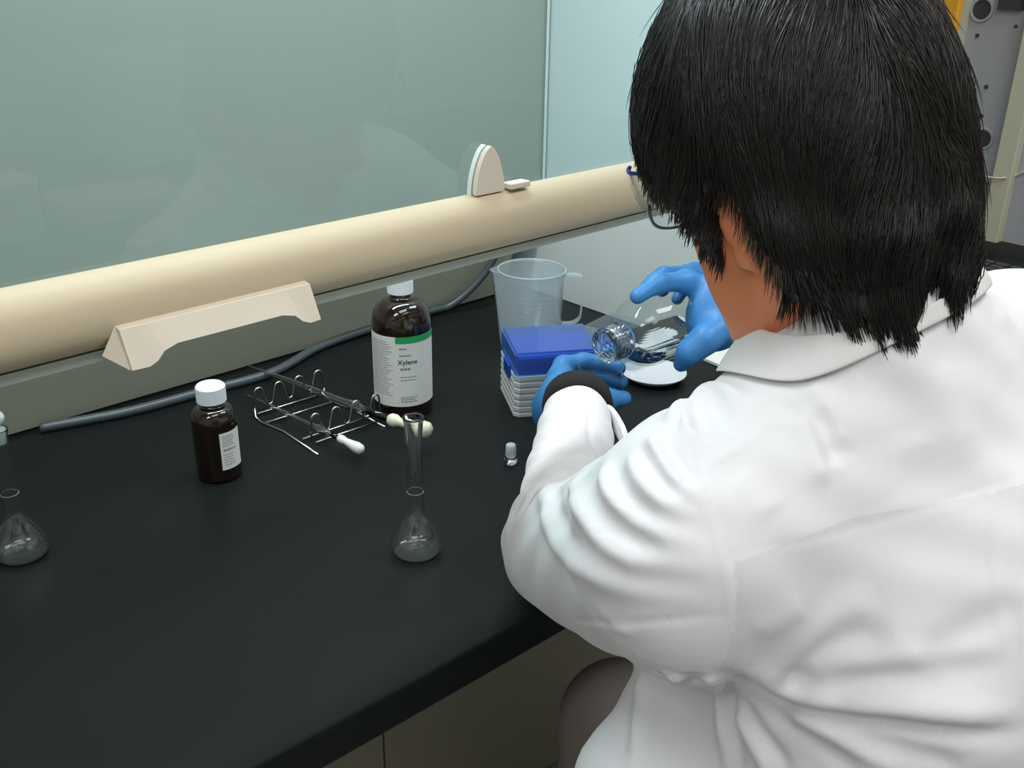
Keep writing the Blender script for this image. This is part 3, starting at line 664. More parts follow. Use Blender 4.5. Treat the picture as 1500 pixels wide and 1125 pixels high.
# --- body: head, neck, torso, arms and legs in one surface
B = Field()
B.ell(hd_(0.002, 0, 0.026), HM, (0.076, 0.072, 0.086))
B.ell(hd_(0.035, 0, -0.020), HM, (0.058, 0.062, 0.085), 0.03)
B.ell(hd_(0.040, 0, -0.062), HM, (0.050, 0.050, 0.050), 0.03)
B.ell(hd_(0.070, 0, -0.092), HM, (0.022, 0.024, 0.020), 0.03)
for s_ in (1, -1): B.cap(hd_(0.0, s_*0.055, -0.055), hd_(0.060, s_*0.020, -0.092), 0.018, 0.016, 0.025)
B.cap(hd_(0.088, 0, 0.010), hd_(0.112, 0, -0.028), 0.007, 0.0115, 0.012)
for s_ in (1, -1): B.cap(hd_(0.100, s_*0.010, -0.033), hd_(0.098, s_*0.013, -0.034), 0.006, 0.006, 0.008)
B.cap(hd_(0.092, -0.02, 0.030), hd_(0.092, 0.02, 0.030), 0.009, 0.009, 0.02)
B.cap(hd_(0.092, -0.016, -0.056), hd_(0.092, 0.016, -0.056), 0.0045, 0.0045, 0.006)
B.cap(hd_(0.090, -0.014, -0.063), hd_(0.090, 0.014, -0.063), 0.005, 0.005, 0.006)
for s_ in (1, -1):
    B.ell(hd_(0.083, s_*0.031, 0.005), HM, (0.012, 0.014, 0.009), 0.006, 's')
    B.ell(hd_(0.070, s_*0.030, 0.004), HM, (0.0125, 0.0125, 0.0125), 0.003)
    c = hd_(-0.006, s_*0.076, -0.014)
    pts = [c+hf*a+hu*b_+hl*s_*q for a, b_, q in ((0.012, 0.008, 0.0), (0.010, 0.026, 0.004), (-0.004, 0.032, 0.008), (-0.017, 0.022, 0.011), (-0.018, 0.004, 0.010), (-0.010, -0.014, 0.006), (0.002, -0.026, 0.002), (0.009, -0.022, 0.0))]
    B.chain(pts, [0.004, 0.0042, 0.0045, 0.0045, 0.0042, 0.0045, 0.0058, 0.005], 0.006)
    B.ell(c+hl*s_*(-0.001), HM, (0.016, 0.006, 0.026), 0.008)
    B.ell(c+hl*s_*0.0065+hf*(-0.001)+hu*(-0.001), HM, (0.008, 0.006, 0.011), 0.004, 's')
    B.cap(c+hf*0.012+hu*(-0.001), c+hf*0.012+hu*(-0.009), 0.0045, 0.004, 0.006)
B.cap(hd_(-0.035, 0, -0.040), NB-UP*0.02+tF*0.01, 0.053, 0.050, 0.03)
HEADN = len(B.p)
B.chain([NB-UP*0.06, WA+UP*0.10, WA, PE], [0.05, 0.09, 0.085, 0.10], 0.05, tR, 1.35)
B.chain([NB-UP*0.04-tR*0.02, LS-UP*0.01, LE, LW, LW+0.028*(pt(846, 562, 1.165)-LW)/np.linalg.norm(pt(846, 562, 1.165)-LW)], [0.045, 0.040, 0.032, 0.023, 0.015], 0.04)
B.chain([NB-UP*0.04+tR*0.02, RS-UP*0.01, RE, RW, RW+0.025*(pt(1060, 458, 1.20)-RW)/np.linalg.norm(pt(1060, 458, 1.20)-RW)], [0.045, 0.040, 0.032, 0.023, 0.015], 0.04)
for hip, kn, an in ((PE-tR*0.085-UP*0.03, LK, LA), (PE+tR*0.085-UP*0.03, RK, RA)):
    B.chain([hip, kn, an, an+UP*-0.05+tF*0.02], [0.072, 0.048, 0.036, 0.034], 0.04)
    B.cap(an+UP*-0.055+tF*0.0, an+UP*-0.068+tF*0.14, 0.030, 0.022, 0.02)
P, Q = nets(B, (0.30, -0.05, FLOOR+0.004), (1.22, 0.90, 0.66), 0.0042)
child('body', P, Q, M['skin'])

# --- trousers and shoes (below the bench)
T = Field()
for hip, kn, an in ((PE-tR*0.085-UP*0.03, LK, LA), (PE+tR*0.085-UP*0.03, RK, RA)):
    T.chain([hip, kn, an+UP*0.0], [0.085, 0.064, 0.052], 0.03)
P, Q = nets(T, (0.35, 0.0, FLOOR+0.01), (1.20, 0.80, -0.05), 0.007)
child('trousers', P, Q, M['trouser'])
for an in (LA, RA):
    S_ = Field(); S_.cap(an+UP*-0.050, an+UP*-0.062+tF*0.155, 0.040, 0.030, 0.02); S_.cap(an, an+UP*-0.05, 0.040, 0.042, 0.02); S_.plane((0, 0, FLOOR+0.0015), (0, 0, -1), 0.004)
    P, Q = nets(S_, an-0.25, an+0.25, 0.006); child('shoe', P, Q, M['shoe'])

# --- coat
C_ = Field()
C_.chain([NB+UP*(-0.055), WA+UP*0.13-tF*0.01, WA+UP*0.02, PE, PE-UP*0.05], [0.080, 0.125, 0.125, 0.140, 0.130], 0.06, tR, 1.32)
C_.chain([NB-UP*0.045-tR*0.02, LS], [0.062, 0.070], 0.05)
C_.cap(NB-UP*0.05, NB+UP*0.022-tR*0.008, 0.072, 0.060, 0.03)
C_.chain([NB-UP*0.035+tR*0.02, RS], [0.068, 0.074], 0.05)
C_.chain([LS, LE], [0.072, 0.048], 0.03)
C_.cap(pt(1025, 990, .80), pt(955, 1150, .78), 0.034, 0.060, 0.09); C_.cap(WA+tF*0.09-tR*0.03, pt(1025, 990, .80)+tR*0.04, 0.070, 0.040, 0.06)
C_.chain([LS-UP*0.040+tF*0.01, LE+UP*0.004-tF*0.05], [0.066, 0.050], 0.04)      # slack hanging under the sleeve
C_.chain([LE, LW-(LW-LE)*0.13], [0.053, 0.0375], 0.025)
C_.chain([RS, RE, RW-(RW-RE)*0.1], [0.078, 0.056, 0.037], 0.03)
C_.cap(PE+tR*0.07, RK, 0.105, 0.072, 0.05)
C_.cap(WA+tF*0.06, PE+tF*0.10, 0.12, 0.13, 0.05, tR, 1.2)
P, Q = nets(C_, (0.25, -0.02, -0.40), (1.25, 0.80, 0.42), 0.0034)
G = C_.grad(P)
#   folds: (pixel path, height, width) walked over the cloth in space
FOLDS = [
 ([(799, 706), (801, 753), (815, 796), (849, 831), (920, 862), (1040, 882)], .0055, .0085),
 ([(812, 715), (818, 750), (838, 790), (872, 815)], -.0035, .006),
 ([(844, 700), (846, 725), (855, 750), (873, 778), (905, 803), (945, 819), (1044, 832)], .0070, .0080),
 ([(866, 712), (872, 742), (892, 768), (925, 790), (980, 808)], -.0050, .0085),
 ([(884, 678), (886, 700), (894, 724), (915, 750), (955, 776), (1030, 800)], .0065, .0070),
 ([(902, 690), (912, 718), (935, 742), (970, 762)], -.0040, .0065),
 ([(925, 662), (930, 682), (942, 704), (968, 733), (1022, 760)], .0060, .0065),
 ([(940, 660), (950, 684), (972, 710), (1000, 728)], -.0040, .0055),
 ([(950, 646), (958, 650), (968, 668), (990, 700), (1024, 735)], .0060, .0050),
 ([(968, 640), (980, 662), (1003, 695), (1024, 715)], -.0035, .0045),
 ([(985, 622), (990, 606), (1003, 600), (1010, 620), (1018, 660)], .0075, .0055),
 ([(1012, 598), (1018, 612), (1024, 640)], -.0050, .0045),
 ([(1020, 600), (1030, 575), (1048, 570), (1066, 578), (1085, 600)], .0080, .0075),
 ([(1048, 590), (1060, 606), (1056, 640)], -.0035, .008),
 ([(865, 600), (864, 640), (880, 668)], -.0022, .0030), ([(858, 600), (856, 640), (870, 672)], .0018, .0035),
 ([(760, 700), (790, 680), (830, 665), (870, 668)], .0020, .0045), ([(768, 672), (800, 655), (840, 650)], -.0015, .004),
 ([(752, 770), (775, 730), (800, 706), (850, 688)], -.0028, .0050), ([(738, 790), (752, 745), (780, 705)], .0020, .005),
 ([(833, 905), (887, 912), (960, 910), (1073, 901)], -.0018, .0018), ([(840, 912), (900, 922), (960, 918)], .0015, .004),
 ([(870, 890), (900, 915), (930, 925)], .0015, .0060),
 # armhole seam: a groove beside a raised felled band
 ([(1009, 606), (1013, 630), (1022, 668), (1033, 700), (1048, 742), (1062, 785), (1072, 825), (1079, 870), (1079, 905), (1070, 945), (1058, 972)], -.0016, .0012),
 ([(1004, 625), (1012, 665), (1024, 703), (1038, 745), (1052, 788), (1062, 828), (1069, 870), (1069, 905), (1060, 940)], .0012, .0032),
 ([(1024, 684), (1070, 662), (1130, 622), (1185, 597)], .0013, .0018),
 ([(1070, 812), (1150, 799), (1260, 771), (1380, 736), (1520, 688)], -.0009, .0020),
 ([(1180, 560), (1205, 585), (1226, 625), (1232, 665)], .0050, .0080), ([(1165, 600), (1190, 655), (1212, 718)], .0045, .0085),
 ([(1195, 600), (1212, 640), (1222, 690)], -.0040, .0060), ([(1120, 590), (1150, 600), (1175, 615)], -.0035, .006),
 ([(1295, 512), (1356, 555), (1395, 612), (1440, 672)], .0040, .0140), ([(1260, 530), (1310, 590), (1340, 660)], -.0035, .016),
 ([(1455, 452), (1482, 490), (1515, 540)], .0040, .010), ([(1080, 690), (1110, 720), (1135, 760)], .0025, .010),
 ([(1452, 700), (1450, 760), (1460, 877), (1467, 947)], .0015, .0030), ([(1446, 700), (1444, 760), (1454, 877), (1461, 947)], -.0010, .0018),
 ([(1492, 690), (1493, 760), (1500, 910), (1506, 980)], .0015, .0030),
 # waist bunching and skirt
 ([(1062, 985), (1110, 1007), (1167, 1037), (1233, 1052), (1300, 1060), (1367, 1070), (1490, 1072)], -.0110, .0060),
 ([(1085, 975), (1140, 1005), (1190, 1028), (1300, 1034), (1433, 1044), (1510, 1036)], .0090, .0110),
 ([(1117, 1000), (1167, 962), (1233, 900), (1290, 870)], .0050, .0110), ([(1150, 1005), (1190, 965), (1240, 935), (1320, 930)], -.0045, .0100),
 ([(1217, 1040), (1240, 1012), (1290, 990), (1400, 980), (1500, 975)], -.0045, .0080), ([(1160, 990), (1220, 972), (1290, 972), (1400, 962)], .0045, .0090),
 ([(1340, 962), (1400, 935), (1460, 900), (1510, 880)], -.0040, .0090), ([(1100, 930), (1150, 905), (1180, 880)], .0020, .010),
 ([(1067, 1000), (1077, 1060), (1087, 1140)], -.0045, .0050), ([(1050, 1000), (1058, 1060), (1066, 1140)], .0050, .0055),
 ([(1083, 1020), (1117, 1077), (1160, 1140)], -.0045, .0055), ([(1078, 1035), (1100, 1085), (1130, 1140)], .0045, .0060),
 ([(1100, 1022), (1167, 1068), (1267, 1135)], -.0050, .0070), ([(1140, 1035), (1210, 1075), (1330, 1130)], .0050, .0080),
 ([(1240, 1075), (1320, 1100), (1420, 1125)], -.0040, .0080),
 ([(1015, 985), (1020, 1027), (1030, 1140)], -.0050, .0055), ([(1037, 990), (1040, 1040), (1048, 1140)], .0045, .0055),
 ([(988, 985), (990, 1030), (985, 1140)], .0050, .0070), ([(962, 982), (967, 1015), (955, 1060)], -.0045, .0055), ([(940, 985), (935, 1050), (925, 1130)], .0045, .0060),
]
D = np.zeros(len(P))
for path, amp, wid in FOLDS:
    px = crom([np.array(q, float) for q in path], 7); pts = [C_.trace(q[0], q[1]) for q in px]
    pts = [q for q in pts if q is not None]
    if len(pts) < 2: continue
    K = np.array(pts); seg = np.linalg.norm(np.diff(K, axis=0), axis=1)
    # drop jumps over a silhouette
    if seg.max() > 0.06: K = K[:int(np.argmax(seg > 0.06))+1]
    if len(K) < 2: continue
    dense = []
    for a, b_ in zip(K, K[1:]):
        m_ = max(2, int(np.linalg.norm(b_-a)/0.002)); dense += [a+(b_-a)*i/m_ for i in range(m_)]
    K = np.array(dense); n_ = len(K); sfr = np.linspace(0, 1, n_); tap = np.minimum(1, np.minimum(sfr, 1-sfr)*5+0.12)
    lo, hi_ = K.min(0)-wid*3, K.max(0)+wid*3; sel = np.where(((P > lo) & (P < hi_)).all(1))[0]
    for blk in np.array_split(sel, max(1, len(sel)*n_//3000000)):
        if len(blk) == 0: continue
        d2 = ((P[blk][:, None, :]-K[None])**2).sum(2); j = d2.argmin(1); dd = np.sqrt(d2[np.arange(len(blk)), j])
        D[blk] += 0.88*amp*tap[j]*np.exp(-(dd/wid)**2)
# gentle overall unevenness of the cloth
und = 0.0011*np.sin(P[:, 0]*61+P[:, 2]*23)*np.sin(P[:, 1]*47-P[:, 2]*31)+0.0007*np.sin(P[:, 0]*133+P[:, 1]*71+P[:, 2]*97)
P = P+G*(D+und)[:, None]
coat_o = child('lab_coat', P, Q, M['coat'])
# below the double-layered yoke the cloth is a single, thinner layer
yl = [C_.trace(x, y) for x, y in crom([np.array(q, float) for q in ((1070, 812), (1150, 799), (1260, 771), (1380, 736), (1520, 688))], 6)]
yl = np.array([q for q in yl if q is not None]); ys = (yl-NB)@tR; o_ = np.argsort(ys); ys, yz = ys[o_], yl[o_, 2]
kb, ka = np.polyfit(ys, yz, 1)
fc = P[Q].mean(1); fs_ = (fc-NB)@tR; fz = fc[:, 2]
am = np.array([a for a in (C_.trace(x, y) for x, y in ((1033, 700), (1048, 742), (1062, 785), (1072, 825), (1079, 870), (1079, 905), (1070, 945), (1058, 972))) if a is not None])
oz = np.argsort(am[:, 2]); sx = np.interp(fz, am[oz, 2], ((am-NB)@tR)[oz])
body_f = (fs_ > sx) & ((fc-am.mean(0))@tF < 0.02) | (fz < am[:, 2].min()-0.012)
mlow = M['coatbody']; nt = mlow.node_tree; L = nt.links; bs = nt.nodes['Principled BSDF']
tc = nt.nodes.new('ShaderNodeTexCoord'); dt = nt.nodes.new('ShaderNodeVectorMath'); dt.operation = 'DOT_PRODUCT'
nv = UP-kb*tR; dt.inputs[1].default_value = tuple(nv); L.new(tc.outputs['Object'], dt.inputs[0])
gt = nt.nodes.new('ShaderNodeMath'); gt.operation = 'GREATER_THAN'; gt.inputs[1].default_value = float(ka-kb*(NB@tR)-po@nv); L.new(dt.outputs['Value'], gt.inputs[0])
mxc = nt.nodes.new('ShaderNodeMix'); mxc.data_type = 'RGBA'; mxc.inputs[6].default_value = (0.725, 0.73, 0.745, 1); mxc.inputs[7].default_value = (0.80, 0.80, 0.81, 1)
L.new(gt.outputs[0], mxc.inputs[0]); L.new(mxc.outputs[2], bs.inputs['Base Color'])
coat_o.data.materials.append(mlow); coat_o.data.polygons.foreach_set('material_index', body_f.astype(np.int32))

# --- collar
def ring(phi, a, b_, c): return c+tR*math.cos(phi)*a+tF*math.sin(phi)*b_
bm = bmesh.new(); rows = []
n = 72; CT = NB+UP*0.036+tF*0.010
for i in range(n+1):
    phi = math.radians(108)+math.radians(324)*i/n
    up_ = ring(phi, 0.056, 0.060, CT-tR*0.012)+UP*(-0.018*math.sin(phi)+0.018*math.cos(phi))
    lo_ = ring(phi, 0.082, 0.088 if math.sin(phi) > 0 else 0.088-0.024*abs(math.sin(phi)), CT-UP*0.022-tR*0.014)+UP*(-0.030*max(math.sin(phi), 0)+0.030*max(-math.sin(phi), 0)+0.024*math.cos(phi))
    row = []
    for k in range(9):
        t = k/8; p = up_*(1-t)+lo_*t+UP*0.006*math.sin(math.pi*t); row.append(p)
    inner = [up_+UP*(-0.012*k)-(up_-CT)*np.array([1, 1, 0])*0.03*k for k in (2, 1)]
    row = inner+row; R_ = np.array(row); d = C_(R_[2:]); g = C_.grad(R_[2:]); w = np.linspace(0, 1, 9)
    R_[2:] += g*(np.maximum(0.0045-d, 0)+w*np.minimum(0.0045-d, 0)*0.4)[:, None]
    rows.append([bm.verts.new(q-po) for q in R_])
for p, q in zip(rows, rows[1:]):
    for k in range(len(p)-1): bm.faces.new((p[k], p[k+1], q[k+1], q[k]))
col = obj('collar', bm, M['collar'], per, smooth=True)
sm = col.modifiers.new('thick', 'SOLIDIFY'); sm.thickness = 0.0022; sm.offset = 0
sb = col.modifiers.new('sub', 'SUBSURF'); sb.levels = 1; sb.render_levels = 1

# --- cuffs and strap of the left sleeve
wd = pt(846, 562, 1.165)-LW; wd /= np.linalg.norm(wd)
cL = LW-(LW-LE)*0.02
obj('knitted_cuff', lathe([(0.030, -0.016), (0.0385, -0.013), (0.0400, 0.000), (0.0390, 0.012), (0.034, 0.016), (0.028, 0.016)], 40, origin=cL-po, axis=wd, closed=True), M['cuff'], per, smooth=True)['label'] = 'black knitted cuff at the wrist'
wdr = pt(1060, 458, 1.20)-RW; wdr /= np.linalg.norm(wdr)
obj('knitted_cuff', lathe([(0.028, -0.035), (0.038, -0.030), (0.038, 0.004), (0.036, 0.014), (0.028, 0.016)], 40, origin=RW-po, axis=wdr, closed=True), M['cuff'], per, smooth=True)
sp_ = crom([pt(884, 604, 1.10), pt(893, 607, 1.09), pt(903, 620, 1.07), pt(913, 640, 1.04), pt(921, 668, 1.01)], 6)
bm = bmesh.new(); rr = []
for i, p in enumerate(sp_):
    d = sp_[min(i+1, len(sp_)-1)]-sp_[max(i-1, 0)]; d /= np.linalg.norm(d); s1 = np.cross(d, UP); s1 /= np.linalg.norm(s1)
    s2 = np.cross(d, s1); rr.append([bm.verts.new(p-po+s1*a*0.0025+s2*c*0.009) for a, c in ((1, 1), (-1, 1), (-1, -1), (1, -1))])
for p, q in zip(rr, rr[1:]):
    for k in range(4): bm.faces.new((p[k], p[(k+1) % 4], q[(k+1) % 4], q[k]))
bm.faces.new(rr[0][::-1]); bm.faces.new(rr[-1]); obj('cuff_strap', bm, M['coat'], per)

# ------------------------------------------------------------------ held beaker and left glove
BR = 0.0255; Brim = pt(880, 538, 1.17); BH = 0.066; Bb = Brim-UP*BH
bk = thing('small_beaker', 'small clear glass beaker held in the left glove under the bottle mouth', 'beaker', loc=tuple(Bb))
o = [(0, 0), (BR-0.003, 0), (BR-0.0008, 0.001), (BR, 0.004), (BR, BH-0.003), (BR+0.0015, BH), (BR+0.0005, BH+0.0006)]
inn = [(max(r-0.0013, 0), h+(0.0015 if i < 3 else 0)) for i, (r, h) in enumerate(o)][::-1]
obj('beaker_body', lathe(o+inn, 48), M['glass_thin'], bk, smooth=True)
GL = Field(); bc_ = Bb+UP*BH
def bp(r, f, z): return bc_+RH*r+FH*f+UP*z
GL.ell(bp(-0.046, -0.004, -0.036), np.stack([RH*0.5+FH*0.866, UP, RH*0.866-FH*0.5]), (0.034, 0.036, 0.016))
GL.chain([LW+wd*0.004, bp(-0.050, -0.012, -0.050)], [0.034, 0.030], 0.02)
GL.chain([bp(-0.040, -0.022, -0.036), bp(-0.020, -0.036, -0.026), bp(0.004, -0.0385, -0.024), bp(0.026, -0.030, -0.026)], [0.0150, 0.0125, 0.0110, 0.0088], 0.012)   # thumb
for k, (z, e) in enumerate(((-0.008, 0.0), (-0.026, 0.004), (-0.044, 0.002), (-0.060, -0.006))):
    rr_ = (0.0100, 0.0102, 0.0098, 0.0086)[k]
    GL.chain([bp(-0.052, 0.002, z-0.006), bp(-0.043, 0.024, z), bp(-0.018, 0.036+e*0.3, z), bp(0.006+e, 0.0375, z-0.002), bp(0.025+e, 0.029, z-0.005)], [rr_*1.15, rr_*1.1, rr_, rr_*0.95, rr_*0.82], 0.006)
P, Q = nets(GL, bc_-0.13, bc_+0.13, 0.0019)
child('glove', P, Q, M['glove'])['label'] = 'left blue glove with fingers round the beaker'

# ------------------------------------------------------------------ tilted bottle, liquid and right glove
Pm = pt(885, 507, 1.12); Pb0 = pt(1040, 448, 1.225); A = Pb0-Pm; A /= np.linalg.norm(A)
BL = 0.172; bt = thing('media_bottle', 'clear screw-neck glass bottle tilted in the right glove, half full of liquid', 'bottle', loc=tuple(Pm))
Rb = 0.042
o = [(0.0150, 0.0), (0.0195, 0.0), (0.0202, 0.0015), (0.0196, 0.003)]
for k in range(3): o += [(0.0194, 0.005+k*0.0055), (0.0212, 0.0065+k*0.0055), (0.0212, 0.0078+k*0.0055), (0.0194, 0.0092+k*0.0055)]
o += [(0.0190, 0.023), (0.0215, 0.0245), (0.0215, 0.026), (0.0182, 0.0285), (0.0180, 0.032)]
o += [(0.018+(Rb-0.018)*math.sin(math.pi/2*i/10)**1.15, 0.032+0.036*(1-math.cos(math.pi/2*i/10))**0.9) for i in range(1, 11)]
o += [(Rb, BL-0.008), (Rb-0.003, BL-0.002), (Rb-0.008, BL), (0, BL-0.001)]
inn_s = [(0, BL-0.005), (Rb-0.009, BL-0.005), (Rb-0.0035, BL-0.009), (Rb-0.0024, BL-0.014)]
inn_s += [(0.0155+(Rb-0.0024-0.0155)*math.sin(math.pi/2*i/10)**1.15, 0.0335+0.036*(1-math.cos(math.pi/2*i/10))**0.9) for i in range(10, -1, -1)]
inn_s += [(0.0155, 0.010), (0.0150, 0.0)]
kn = [k for k, (r, h) in enumerate(o) if h <= 0.0321][-1]
nk = o[:kn+1]+[(0.0158, 0.0325), (0.0155, 0.010), (0.0150, 0.0)]
obj('bottle_body', lathe(o[kn:], 64, axis=A), M['glass_thin'], bt, smooth=True)
obj('threaded_neck', lathe(nk, 64, axis=A, closed=True), M['glass'], bt, smooth=True)
liq = [(0, BL-0.0052)]+[(max(r, 0), h) for r, h in inn_s[1:-3]]+[(0.0155, 0.0335), (0, 0.0335)]
bm = lathe(liq, 64, axis=A)
lev = (Pm+A*0.012)[2]-0.0105-Pm[2]
r_ = bmesh.ops.bisect_plane(bm, geom=bm.verts[:]+bm.edges[:]+bm.faces[:], plane_co=(0, 0, lev), plane_no=(0, 0, 1), clear_outer=True)
bmesh.ops.holes_fill(bm, edges=[e for e in bm.edges if e.is_boundary], sides=0)
obj('liquid', bm, M['liquid'], bt, smooth=False)['label'] = 'clear colourless liquid'
GR = Field()
q_ = lambda x, y, t: pt(x, y, t)
GR.ell(q_(1052, 458, 1.165), np.stack([cR*0.94-cU*0.34, cU*0.94+cR*0.34, cF]), (0.037, 0.047, 0.021))
GR.chain([RW+wdr*0.0, q_(1060, 462, 1.185)], [0.034, 0.030], 0.02)
GR.chain([q_(1050, 425, 1.195), q_(1005, 412, 1.165), q_(962, 415, 1.130), q_(934, 434, 1.108)], [0.0150, 0.0118, 0.0105, 0.0088], 0.012)
GR.chain([q_(1052, 414, 1.225), q_(1008, 402, 1.205), q_(972, 404, 1.180), q_(948, 420, 1.168)], [0.0145, 0.0112, 0.0100, 0.0085], 0.008)
GR.chain([q_(1056, 408, 1.255), q_(1018, 398, 1.250), q_(988, 403, 1.240), q_(970, 425, 1.240)], [0.0140, 0.0108, 0.0098, 0.0085], 0.008)
GR.chain([q_(1062, 412, 1.280), q_(1030, 406, 1.285), q_(1004, 418, 1.285), q_(992, 438, 1.280)], [0.0130, 0.0095, 0.0088, 0.0075], 0.008)
GR.chain([q_(1058, 480, 1.150), q_(1032, 498, 1.133), q_(1010, 516, 1.135), q_(998, 533, 1.148)], [0.0180, 0.0145, 0.0115, 0.0092], 0.015)
P, Q = nets(GR, q_(1030, 460, 1.2)-0.15, q_(1030, 460, 1.2)+0.15, 0.0019)
child('glove', P, Q, M['glove'])['label'] = 'right blue glove gripping the tilted bottle'

# ------------------------------------------------------------------ safety glasses
sg = []
bm = bmesh.new(); n = 28; edge_lo, edge_hi = [], []
for i in range(n+1):
    th = math.radians(-66+132*i/n); f_ = 0.045+0.076*math.cos(th)**0.8 if math.cos(th) > 0 else 0.045; l_ = 0.079*math.sin(th)
    drop = -0.034+0.016*(abs(th)/1.15)**3
    lo_ = hd_(f_-0.004, l_*0.97, drop+0.037); hi2 = hd_(f_, l_, 0.048); edge_lo.append(lo_); edge_hi.append(hi2)
    col_ = [lo_+(hi2-lo_)*k/4+hf*0.003*math.sin(math.pi*k/4) for k in range(5)]; sg.append([bm.verts.new(c-po) for c in col_])
for p, q in zip(sg, sg[1:]):
    for k in range(4): bm.faces.new((p[k], p[k+1], q[k+1], q[k]))
ln = obj('glasses_lens', bm, M['lens'], per, smooth=True); sm = ln.modifiers.new('thick', 'SOLIDIFY'); sm.thickness = 0.0018
obj('glasses_rim', tube([p-po for p in edge_lo], 0.0011, 6), M['darkrim'], per, smooth=True)
obj('glasses_rim', tube([p-po for p in edge_hi], 0.0016, 6), M['bluetemple'], per, smooth=True)
for s_ in (1, -1):
    tp = [hd_(0.056, s_*0.081, 0.044), hd_(0.030, s_*0.081, 0.042), hd_(0.0, s_*0.081, 0.038), hd_(-0.018, s_*0.080, 0.026)]
    obj('glasses_temple', tube([p-po for p in crom(tp, 5)], 0.0035, 8), M['bluetemple'], per, smooth=True)

# ------------------------------------------------------------------ hair
Hf = Field()
Hf.ell(hd_(0.001, 0, 0.028), HM, (0.090, 0.088, 0.110))
Hf.ell(hd_(-0.026, 0, -0.020), HM, (0.055, 0.078, 0.100), 0.05)
Hf.ell(hd_(0.032, 0, 0.046), HM, (0.054, 0.076, 0.072), 0.05)
Hf.ell(hd_(-0.024, 0, 0.060), HM, (0.060, 0.080, 0.080), 0.05)
Hf.ell(hd_(0.092, 0, -0.078), HM, (0.105, 0.16, 0.112), 0.010, 's')
for s_ in (1, -1):
    Hf.ell(hd_(0.012, s_*0.094, -0.060), HM, (0.044, 0.050, 0.052), 0.008, 's')
    Hf.ell(hd_(-0.003, s_*0.100, -0.022), HM, (0.020, 0.037, 0.032), 0.008, 's')
Hf.plane(pt(1290, 384, 0.585), (0, 0, -1), 0.012)
LOCKS = []
def on(field, x, y, off, fb=0.62):
    p = field.trace(x, y); 
    if p is None: p = pt(x, y, fb)
    d = ray(x, y); return p-d/np.linalg.norm(d)*off
def lock(path, r0, r1=0.0006, off0=-0.006, off1=0.006):
    n_ = len(path); pts = []
    for i, (x, y) in enumerate(path):
        a = Hcore.trace(x, y); b_ = Cc.trace(x, y); c = [v for v in (a, b_) if v is not None]
        if c: p = min(c, key=lambda v: np.linalg.norm(v-CC))
        else: p = pts[-1] if pts else pt(x, y, 0.62); p = pt(x, y, (p-CC)@cF)
        if pts and abs((p-CC)@cF-(pts[-1]-CC)@cF) > 0.03: p = pt(x, y, (pts[-1]-CC)@cF)
        d = ray(x, y); pts.append(p-d/np.linalg.norm(d)*(-r0+(off1+r0)*i/(n_-1)))
    LOCKS.append((pts, r0, r1)); return pts
Hcore = Field(); Hcore.p = list(Hf.p); Cc = Field(); Cc.p = C_.p+B.p[:HEADN]

lock([(1262, 350), (1275, 400), (1280, 450), (1284, 484)], 0.017)
lock([(1300, 350), (1312, 410), (1320, 450), (1326, 484)], 0.018)
lock([(1385, 330), (1396, 380), (1400, 410), (1398, 441)], 0.011, off1=0.006)
lock([(1200, 350), (1200, 395), (1185, 425), (1148, 434)], 0.013)
lock([(1165, 330), (1172, 370), (1176, 400), (1170, 425)], 0.010)
lock([(1130, 320), (1143, 345), (1155, 370), (1164, 398)], 0.009)
lock([(1215, 370), (1222, 410), (1232, 440), (1240, 462)], 0.013)
lock([(1385, 250), (1398, 310), (1410, 350), (1420, 390)], 0.010, 0.002)
lock([(1022, 280), (1032, 325), (1043, 360), (1057, 390)], 0.009)
for pts, r0, r1 in LOCKS:
    rr_ = np.linspace(r0, r1, len(pts)); Hf.chain(pts, rr_, 0.014)
P, Q = nets(Hf, HC-np.array([0.19, 0.19, 0.24]), HC+np.array([0.19, 0.19, 0.19]), 0.0030)
hair_o = child('hair', P, Q, M['hair'])
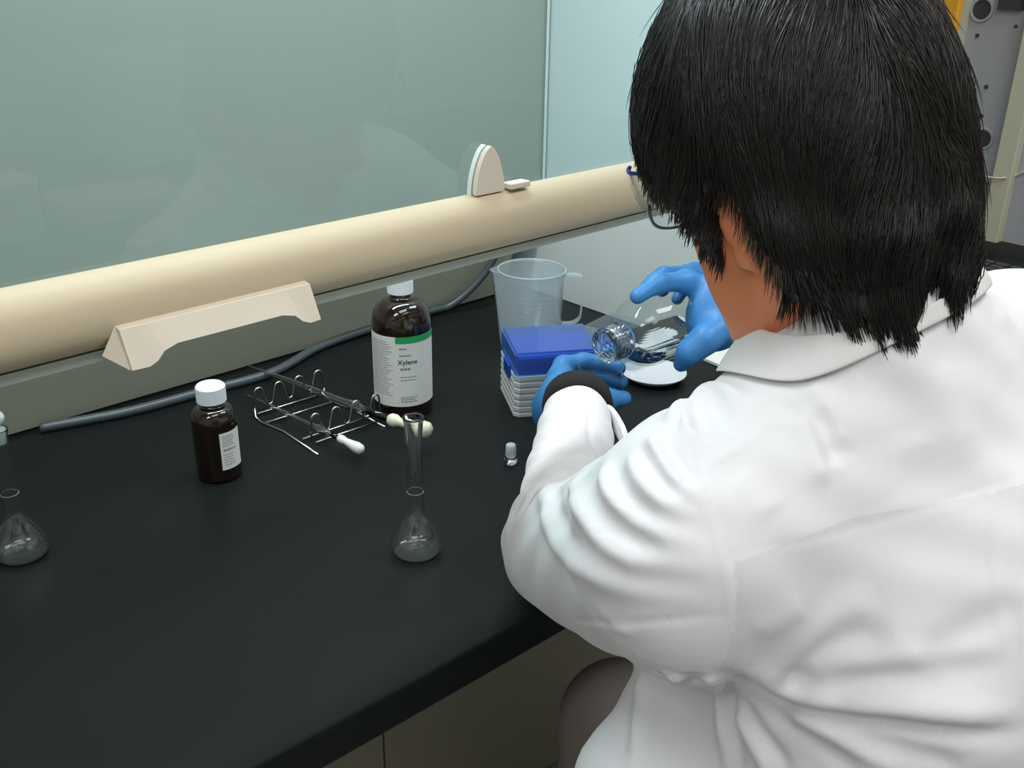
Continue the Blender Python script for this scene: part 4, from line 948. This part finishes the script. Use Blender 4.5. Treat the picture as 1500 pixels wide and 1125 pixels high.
# strands combed over the mass
NS = 15000; NSEG = 7
pick = rng.integers(0, len(P), NS); S0 = P[pick]+rng.normal(0, 0.0015, (NS, 3)); crown = hd_(-0.045, 0.01, 0.14)
cur = S0.copy(); ln_ = rng.uniform(0.035, 0.075, NS); kink = rng.normal(0, 0.20, (NS, 3)); lift = rng.uniform(0.0002, 0.0022, NS); lift[:600] += rng.uniform(0, 0.004, 600)
T_ = [cur.copy()]
scl = np.ones(NS)
for i in range(NSEG):
    g = Hf.grad(cur, 0.003); rad = cur-crown; rad /= np.linalg.norm(rad, axis=1)[:, None]
    fr_ = np.clip(((cur-HC)@hf+0.02)/0.08, 0, 1)[:, None]; q = cur-HC
    wav = np.stack([np.sin(q[:, 0]*55+q[:, 2]*28+1.3*np.sin(q[:, 1]*60)), np.sin(q[:, 1]*49-q[:, 2]*33), np.zeros(NS)], 1)*0.42
    v = rad*0.8+np.array([0, 0, -1.0])*0.9+(hf*0.55-hu*0.1)*fr_+kink*(0.5+0.5*i/NSEG)+wav
    under = g[:, 2] < -0.35; scl = np.where(under, np.where(fr_[:, 0] > 0.3, 0.12, 0.26), scl)
    vt = v-g*(v*g).sum(1)[:, None]; v = np.where(under[:, None], v, vt); v /= np.maximum(np.linalg.norm(v, axis=1), 1e-6)[:, None]
    nx = cur+v*(ln_/NSEG*scl)[:, None]; d = Hf(nx); g2 = Hf.grad(nx, 0.003); want = lift*(0.3+i/NSEG)
    corr = np.where(under, 0, np.clip(want-d, -0.0015, 0.01)); cur = nx+g2*corr[:, None]; T_.append(cur.copy())
T_ = np.stack(T_, 1)                                   # NS, NSEG+1, 3
wdt = np.array([0.6, 1, 1, 0.95, 0.85, 0.7, 0.45, 0.12])*0.00042
tan = np.gradient(T_, axis=1); tan /= np.maximum(np.linalg.norm(tan, axis=2), 1e-9)[..., None]
ref = np.cross(tan, np.array([0.31, 0.52, 0.79])); ref /= np.maximum(np.linalg.norm(ref, axis=2), 1e-9)[..., None]; rf2 = np.cross(tan, ref)
VV = []
for k in range(3):
    a = 2*math.pi*k/3; VV.append(T_+(ref*math.cos(a)+rf2*math.sin(a))*wdt[None, :, None])
VV = np.stack(VV, 2)                                   # NS, seg, 3, 3
base = (np.arange(NS)*(NSEG+1)*3)[:, None, None]; sgi = (np.arange(NSEG)*3)[None, :, None]; kk = np.arange(3)[None, None, :]; k2 = (kk+1) % 3
F4 = np.stack([base+sgi+kk, base+sgi+k2, base+sgi+3+k2, base+sgi+3+kk], -1).reshape(-1, 4)
hs = child('hair_strands', VV.reshape(-1, 3), F4, M['hairstrand']); hs['kind'] = 'stuff'

# ------------------------------------------------------------------ stool
stl = thing('stool', 'round black lab stool under the person in the white coat', 'stool', loc=(0.70, 0.18, FLOOR))
zt = -0.375-FLOOR
obj('seat', lathe([(0, zt-0.05), (0.16, zt-0.05), (0.178, zt-0.035), (0.18, zt-0.02), (0.170, zt-0.004), (0, zt)], 48), M['seat'], stl, smooth=True)
obj('column', lathe([(0, 0.09), (0.028, 0.09), (0.028, zt-0.0505), (0, zt-0.0505)], 24), M['wire'], stl, smooth=True)
for k in range(5):
    a = 2*math.pi*k/5+0.3; obj('leg', tube([(0.02*math.cos(a), 0.02*math.sin(a), 0.105), (0.24*math.cos(a), 0.24*math.sin(a), 0.045), (0.25*math.cos(a), 0.25*math.sin(a), 0.012)], 0.012, 8), M['wire'], stl)
